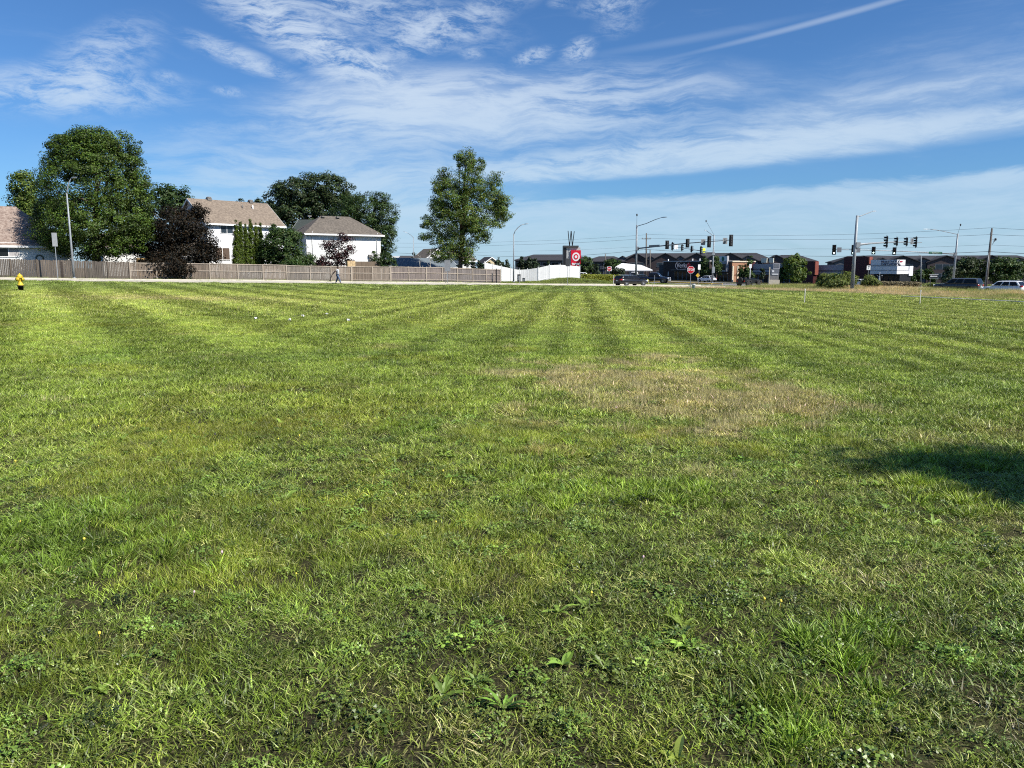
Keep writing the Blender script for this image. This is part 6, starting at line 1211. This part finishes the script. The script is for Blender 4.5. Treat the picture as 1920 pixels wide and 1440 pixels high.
tree('ash_tree', 'feathery green ash beside the grey hip-roofed house', 'tree', 690, 128,
     [(680, 400, 42, 40), (715, 405, 24, 38), (650, 405, 30, 34), (705, 445, 32, 36), (725, 440, 17, 26), (728, 470, 12, 22), (712, 375, 14, 18), (738, 400, 8, 20)],
     32000, 0.29, ASHL, 0.3, (0.5, 1.0), 0.5, up=0.9, tone_var=0.25, aspect=0.45)
tree('plum_tree', 'small dark red plum tree in front of the white house', 'tree', 632, 104,
     [(632, 470, 26, 30), (622, 490, 25, 18), (645, 452, 16, 15), (645, 488, 20, 16), (614, 462, 12, 16), (655, 470, 10, 15)], 5200, 0.21, PLUM, 0.1, (0.3, 0.7), 0.35, twigs=16, warm=0.2)
tree('street_tree', 'tall ragged green tree standing alone at the wooden fence end', 'tree', 862, 113,
     [(878, 300, 16, 22), (862, 300, 11, 20), (902, 308, 7, 16), (885, 345, 34, 38), (835, 335, 14, 22), (820, 350, 12, 18), (845, 370, 36, 36), (880, 400, 48, 36), (930, 345, 14, 22), (918, 375, 24, 24), (940, 385, 16, 24), (820, 385, 18, 22), (835, 420, 36, 30), (800, 418, 14, 14), (845, 455, 38, 22), (895, 430, 34, 20), (945, 402, 16, 14), (925, 420, 16, 10), (905, 448, 9, 14), (838, 478, 36, 14), (800, 445, 14, 10), (872, 470, 22, 24), (935, 395, 10, 30)],
     80000, 0.19, YGREEN, 0.36, (0.4, 0.85), 0.40, limbs=22, twigs=26, fork=0.14, tone_var=0.32, warm=0.2)
arb = 'narrow columnar evergreens in a row by the white house'
for i, (px, top, w) in enumerate(((443, 417, 7.5), (451, 414, 7), (460, 424, 8), (470, 413, 8.5), (480, 420, 7), (488, 422, 7.5))):
    D = 95.0 + i * 0.7; lob = [(px + random.uniform(-.6, .6), top + (500 - top) * f, w * ww * .86, 14) for f, ww in ((0.09, .30), (0.2, .55), (0.33, .8), (0.5, .95), (0.67, 1.0), (0.83, 1.0), (0.97, 1.0))]
    tree('columnar_evergreen', ['leftmost narrow evergreen of the row by the white house', 'second narrow evergreen of the row, tall and slim', 'third narrow evergreen of the row, lowest top', 'tallest pointed evergreen in the middle of the row', 'fifth narrow evergreen of the row, slim', 'rightmost narrow evergreen of the row, beside the round bush'][i], 'evergreen', px, D, lob, 15000, 0.12, THUJA, 0.1, (0.12, 0.2), 0.35, group=arb, up=1.3, limbs=3, flat=1.2)
tree('bushy_tree', 'round bushy green tree spilling over the fence beside the evergreens', 'tree', 535, 98.5,
     [(530, 460, 40, 30), (520, 440, 22, 16), (548, 448, 20, 18), (505, 480, 26, 22), (545, 485, 42, 20), (570, 488, 22, 16), (574, 500, 15, 11, -4.8), (558, 499, 14, 9, -4.6), (495, 468, 16, 18), (545, 430, 6, 8), (512, 428, 5, 8)], 20000, 0.24, SHRUB, 0.15, (0.4, 0.8), 0.5, up=0.7, twigs=8)
tree('shrub', 'round green shrub at the right corner of the white house', 'shrub', 722, 107, [(722, 487, 15, 16), (712, 494, 12, 10), (733, 494, 9, 10)], 2600, 0.2, SHRUB, 0.05, (0.25, 0.5), 0.4)
tree('sapling', 'thin young tree left of the round corner shrub', 'sapling', 702, 107, [(702, 474, 4, 10), (700, 488, 7, 12), (706, 494, 8, 8)], 1100, 0.18, SHRUB, 0.03, (0.2, 0.4), 0.3)
tree('shrub', 'low dark shrub left of the plum tree', 'shrub', 603, 104, [(603, 494, 12, 9), (594, 497, 8, 7)], 1500, 0.18, PLUM, 0.04, (0.2, 0.5), 0.4)
for i, (px, top, w) in enumerate(((862, 490, 4), (876, 488, 5), (887, 486, 4.5), (897, 489, 4), (903, 491, 4.5))):
    tree('columnar_evergreen', ['small dark evergreen under the lone tree trunk', 'small dark evergreen against the white garage wall', 'small pointed evergreen right of the white garage', 'small evergreen left of the tan-gabled house', 'small evergreen at the top end of the white fence'][i], 'evergreen', px, 122, [(px, top + 5, w * .6, 7), (px, top + 12, w, 9), (px, 508, w, 8)], 900, 0.22, SPRUCE, 0.08, (0.2, 0.4), 0.5, group='small dark evergreens behind the wooden fence end', up=1.2, limbs=2)
for i, (px, top, w, D) in enumerate(((934, 483, 8, 190), (950, 488, 8, 190), (918, 491, 7, 185), (978, 484, 9, 160), (992, 482, 8, 160), (1003, 486, 9, 158), (1028, 490, 6, 160), (942, 492, 8, 195))):
    tree('spruce_tree', ['pointed spruce right of the tan-gabled house', 'spruce just left of the middle street lamp', 'low spruce against the tan-gabled house', 'leftmost spruce behind the white fence', 'tallest spruce behind the white fence', 'third spruce behind the white fence', 'small spruce near the pylon sign', 'low spruce between the tan gable and street lamp'][i], 'spruce', px, D, [(px, top + 3, w * .3, 5), (px, top + 9, w * .6, 6), (px, top + 17, w * .9, 7), (px, top + 25, w, 7)], 1800, 0.38, SPRUCE, 0.12, (0.3, 0.7), 0.45, group='distant spruces beyond the fences', up=0.2, limbs=4)
tree('spruce_tree', 'tiny dark conifer between the store and the small gabled house', 'spruce', 777, 200, [(776, 477, 2, 5), (777, 484, 4, 6), (777, 492, 5, 8)], 700, 0.4, SPRUCE, 0.1, (0.3, 0.6), 0.5, up=0.2, limbs=3)
# trees about the shops
rt = [(1098, 200, [(1098, 492, 12, 12), (1094, 505, 11, 12), (1105, 506, 9, 12)], 2600, SHRUB, 'tree beside the red sign panel'),
      (1115, 200, [(1116, 508, 9, 11), (1121, 514, 7, 8)], 1500, SPRUCE, 'small tree above the golden hedge'),
      (1148, 205, [(1147, 491, 11, 7), (1142, 499, 9, 9), (1156, 495, 7, 9)], 2300, SHRUB, 'tree behind the white canopy'),
      (1155, 175, [(1153, 508, 9, 7), (1163, 510, 8, 6)], 1400, SPRUCE, 'dark bush in front of the white canopy'),
      (1318, 208, [(1320, 495, 8, 10), (1324, 510, 13, 12), (1314, 508, 8, 10), (1320, 484, 3, 6)], 2600, SHRUB, 'tree at the right end of the dark restaurant'),
      (1344, 206, [(1342, 492, 8, 12), (1346, 505, 8, 14)], 1900, SHRUB, 'slim tree between restaurant and brick shop'),
      (1396, 186, [(1397, 507, 12, 11), (1406, 490, 4, 12), (1390, 514, 8, 8), (1404, 515, 10, 9)], 2800, SHRUB, 'tree in front of the brick shop'),
      (1428, 178, [(1429, 512, 3, 12)], 500, SPRUCE, 'thin young tree before the grey shopfront'),
      (1490, 170, [(1490, 500, 20, 16), (1483, 492, 14, 12), (1497, 492, 12, 11), (1488, 516, 19, 12), (1503, 512, 12, 11), (1493, 481, 4, 8)], 6500, YGREEN, 'full green tree before the dark red tower'),
      (1464, 172, [(1465, 515, 6, 14), (1470, 512, 6, 12)], 1300, SHRUB, 'narrow tree beside the monument sign'),
      (1725, 178, [(1723, 517, 9, 12), (1712, 522, 8, 9)], 1700, SHRUB, 'small tree right of the bank with white corner'),
      (1742, 178, [(1741, 515, 8, 13), (1748, 521, 6, 9)], 1600, SHRUB, 'small tree behind the low dark sign'),
      (1782, 158, [(1782, 510, 12, 10), (1776, 520, 11, 10)], 2600, SPRUCE, 'dark low tree behind the right signal pole'),
      (1822, 160, [(1820, 498, 24, 16), (1805, 505, 20, 18), (1838, 505, 22, 20), (1825, 520, 30, 12)], 9000, OAK, 'dark broad tree behind the grey pickup'),
      (1888, 158, [(1885, 498, 26, 16), (1902, 505, 18, 18), (1865, 505, 18, 20), (1885, 520, 30, 14)], 9000, SHRUB, 'green broad tree behind the white car'),
      (1930, 165, [(1925, 505, 14, 20), (1945, 505, 20, 22)], 4500, SPRUCE, 'dark tree at the right edge of the view')]
for px, D, lob, n, mt, lab in rt:
    tree('street_tree', lab, 'tree', px, D, lob, n, 0.40, mt, 0.12, (0.35, 0.8), 0.45, group='trees planted around the shops', limbs=6)
sb = [(1562, 103, [(1562, 522, 18, 12), (1552, 526, 12, 9)], 'leafy olive bush, tallest of the roadside clump'), (1548, 102, [(1545, 524, 12, 12), (1540, 530, 10, 8)], 'olive bush at the left end of the roadside clump'),
      (1590, 100, [(1588, 522, 15, 13), (1598, 527, 12, 9)], 'olive bush at the foot of the thick signal pole'), (1575, 99, [(1574, 530, 18, 8), (1560, 532, 14, 7)], 'low olive bush in front of the roadside clump'), (1632, 102, [(1630, 526, 11, 10), (1622, 531, 9, 7)], 'olive bush right of the thick signal pole'), (1640, 101, [(1642, 531, 8, 6)], 'smallest olive bush right of the roadside clump')]
for px, D, lob, lab in sb:
    tree('bush', lab, 'bush', px, D, lob, 4200, 0.16, OLIVE, 0.05, (0.2, 0.6), 0.1, group='wild bushes by the main road', up=0.9, limbs=8, fork=0.1, twigs=8)
# golden hedge and clipped hedges
def hedge(name, label, px0, px1, D, d1, h, mat, n, lsize, tone=0.2):
    a = G(px0, D); b = G(px1, d1); root = thing(name, a, 0, label, 'hedge'); f = rng.random(n)
    x = f * (b.x - a.x) + rng.normal(0, 0.45, n); y = f * (b.y - a.y) + rng.normal(0, 0.45, n); z = f * (b.z - a.z) + h * (0.08 + 0.92 * rng.random(n) ** 0.6) * (0.85 + 0.3 * np.sin(f * 60) ** 2)
    nn = np.stack([rng.normal(0, .6, n), rng.normal(-.5, .5, n), rng.normal(.8, .4, n)], 1); t_ = np.clip(1 + rng.normal(0, tone, n), .4, 1.7)
    leaf_mesh('foliage', np.stack([x, y, z], 1), nn, lsize * rng.uniform(.6, 1.3, n), np.stack([t_, t_, t_], 1), mat, root)
    m = MB(); k = 14
    for i in range(k): q = (b - a) * ((i + .5) / k); m.tube([q, q + Vector((.05, 0, h * .7))], [.03, .01], 5)
    m.build('stems', BARK, root)
hedge('flowering_hedge', 'long low golden yellow-green hedge beyond the street', 1091, 1176, 150, 160, 1.25, HEDGEL, 9000, 0.26)
hedge('ornamental_grass_row', 'row of pinkish ornamental grasses before the bank', 1648, 1722, 160, 150, 1.0, leafm('feather', (0.17, 0.14, 0.075), 0.2), 6500, 0.26)
hedge('clipped_hedge', 'short pale hedge right of the ornamental grasses', 1742, 1760, 150, 148, 0.9, OLIVE, 1600, 0.22)

# tree out of frame to the right whose shade reaches the lawn
def shade_tree():
    c = Vector((3.95, 6.35, 0)) ; hdir = Vector((SUNV.x, SUNV.y, 0)).normalized(); base = c + hdir * 9.6; base.z = H(base.x, base.y)
    D = 30.0; root_lobes = []
    k = F / D
    def lob(dx, dz, r, rz, dy): root_lobes.append((dx, dz, r, rz, dy))
    lobs = [(0.3, 4.4, 1.9, 1.5, -0.5), (-0.4, 6.3, 1.8, 1.6, 0.2), (0.5, 7.6, 1.4, 1.3, -0.3), (1.5, 5.4, 1.6, 1.4, 0.9), (0.1, 9.2, .9, 1.1, 0.1), (2.4, 6.9, 1.2, 1.0, -0.6), (-0.5, 8.4, .6, .7, 0.5)]
    # express lobes as pixels at distance D so that the common builder can be used
    lo = []
    for dx, dz, r, rz, dy in lobs:
        w = base + Vector((dx, dy, dz)); px = 960 + w.x / D * 1.0113 * F; py = HOR - (w.z - EYE) * F / D; lo.append((px, py, r * k, rz * k, w.y - D))
    tree('garden_tree', 'leafy tree just outside the right of the view, its shade on the lawn', 'tree', 0, D, lo, 30000, 0.17, MAPLE, 0.16, (0.35, 0.7), 0.3, base=base)
shade_tree()
# bare pale saplings
for i, (px, D, h, lab) in enumerate(((807, 110, 4.4, 'bare whitish sapling stem beside the lone tree'), (788, 112, 3.6, 'thin bare whitish sapling in front of the small gabled roof'))):
    b = G(px, D); r = thing('bare_sapling', b, 0, lab, 'sapling', 'bare pale saplings behind the fence'); m = MB(); m.tube([(0, 0, -.1), (0.05, 0, h * .4), (-.08, 0, h * .7), (.05, 0, h)], [.06, .05, .035, .012], 7); m.build('stem', PALEBARK, r)
    for j in range(7):
        z = h * random.uniform(.4, .95); a = random.uniform(0, 6.28); l = random.uniform(.4, .9); m = MB(); m.tube([(0, 0, z), (math.cos(a) * l * .5, math.sin(a) * l * .5, z + l * .5), (math.cos(a) * l * .8, math.sin(a) * l * .8, z + l)], [.02, .013, .005], 5); m.build('twig', PALEBARK, r)
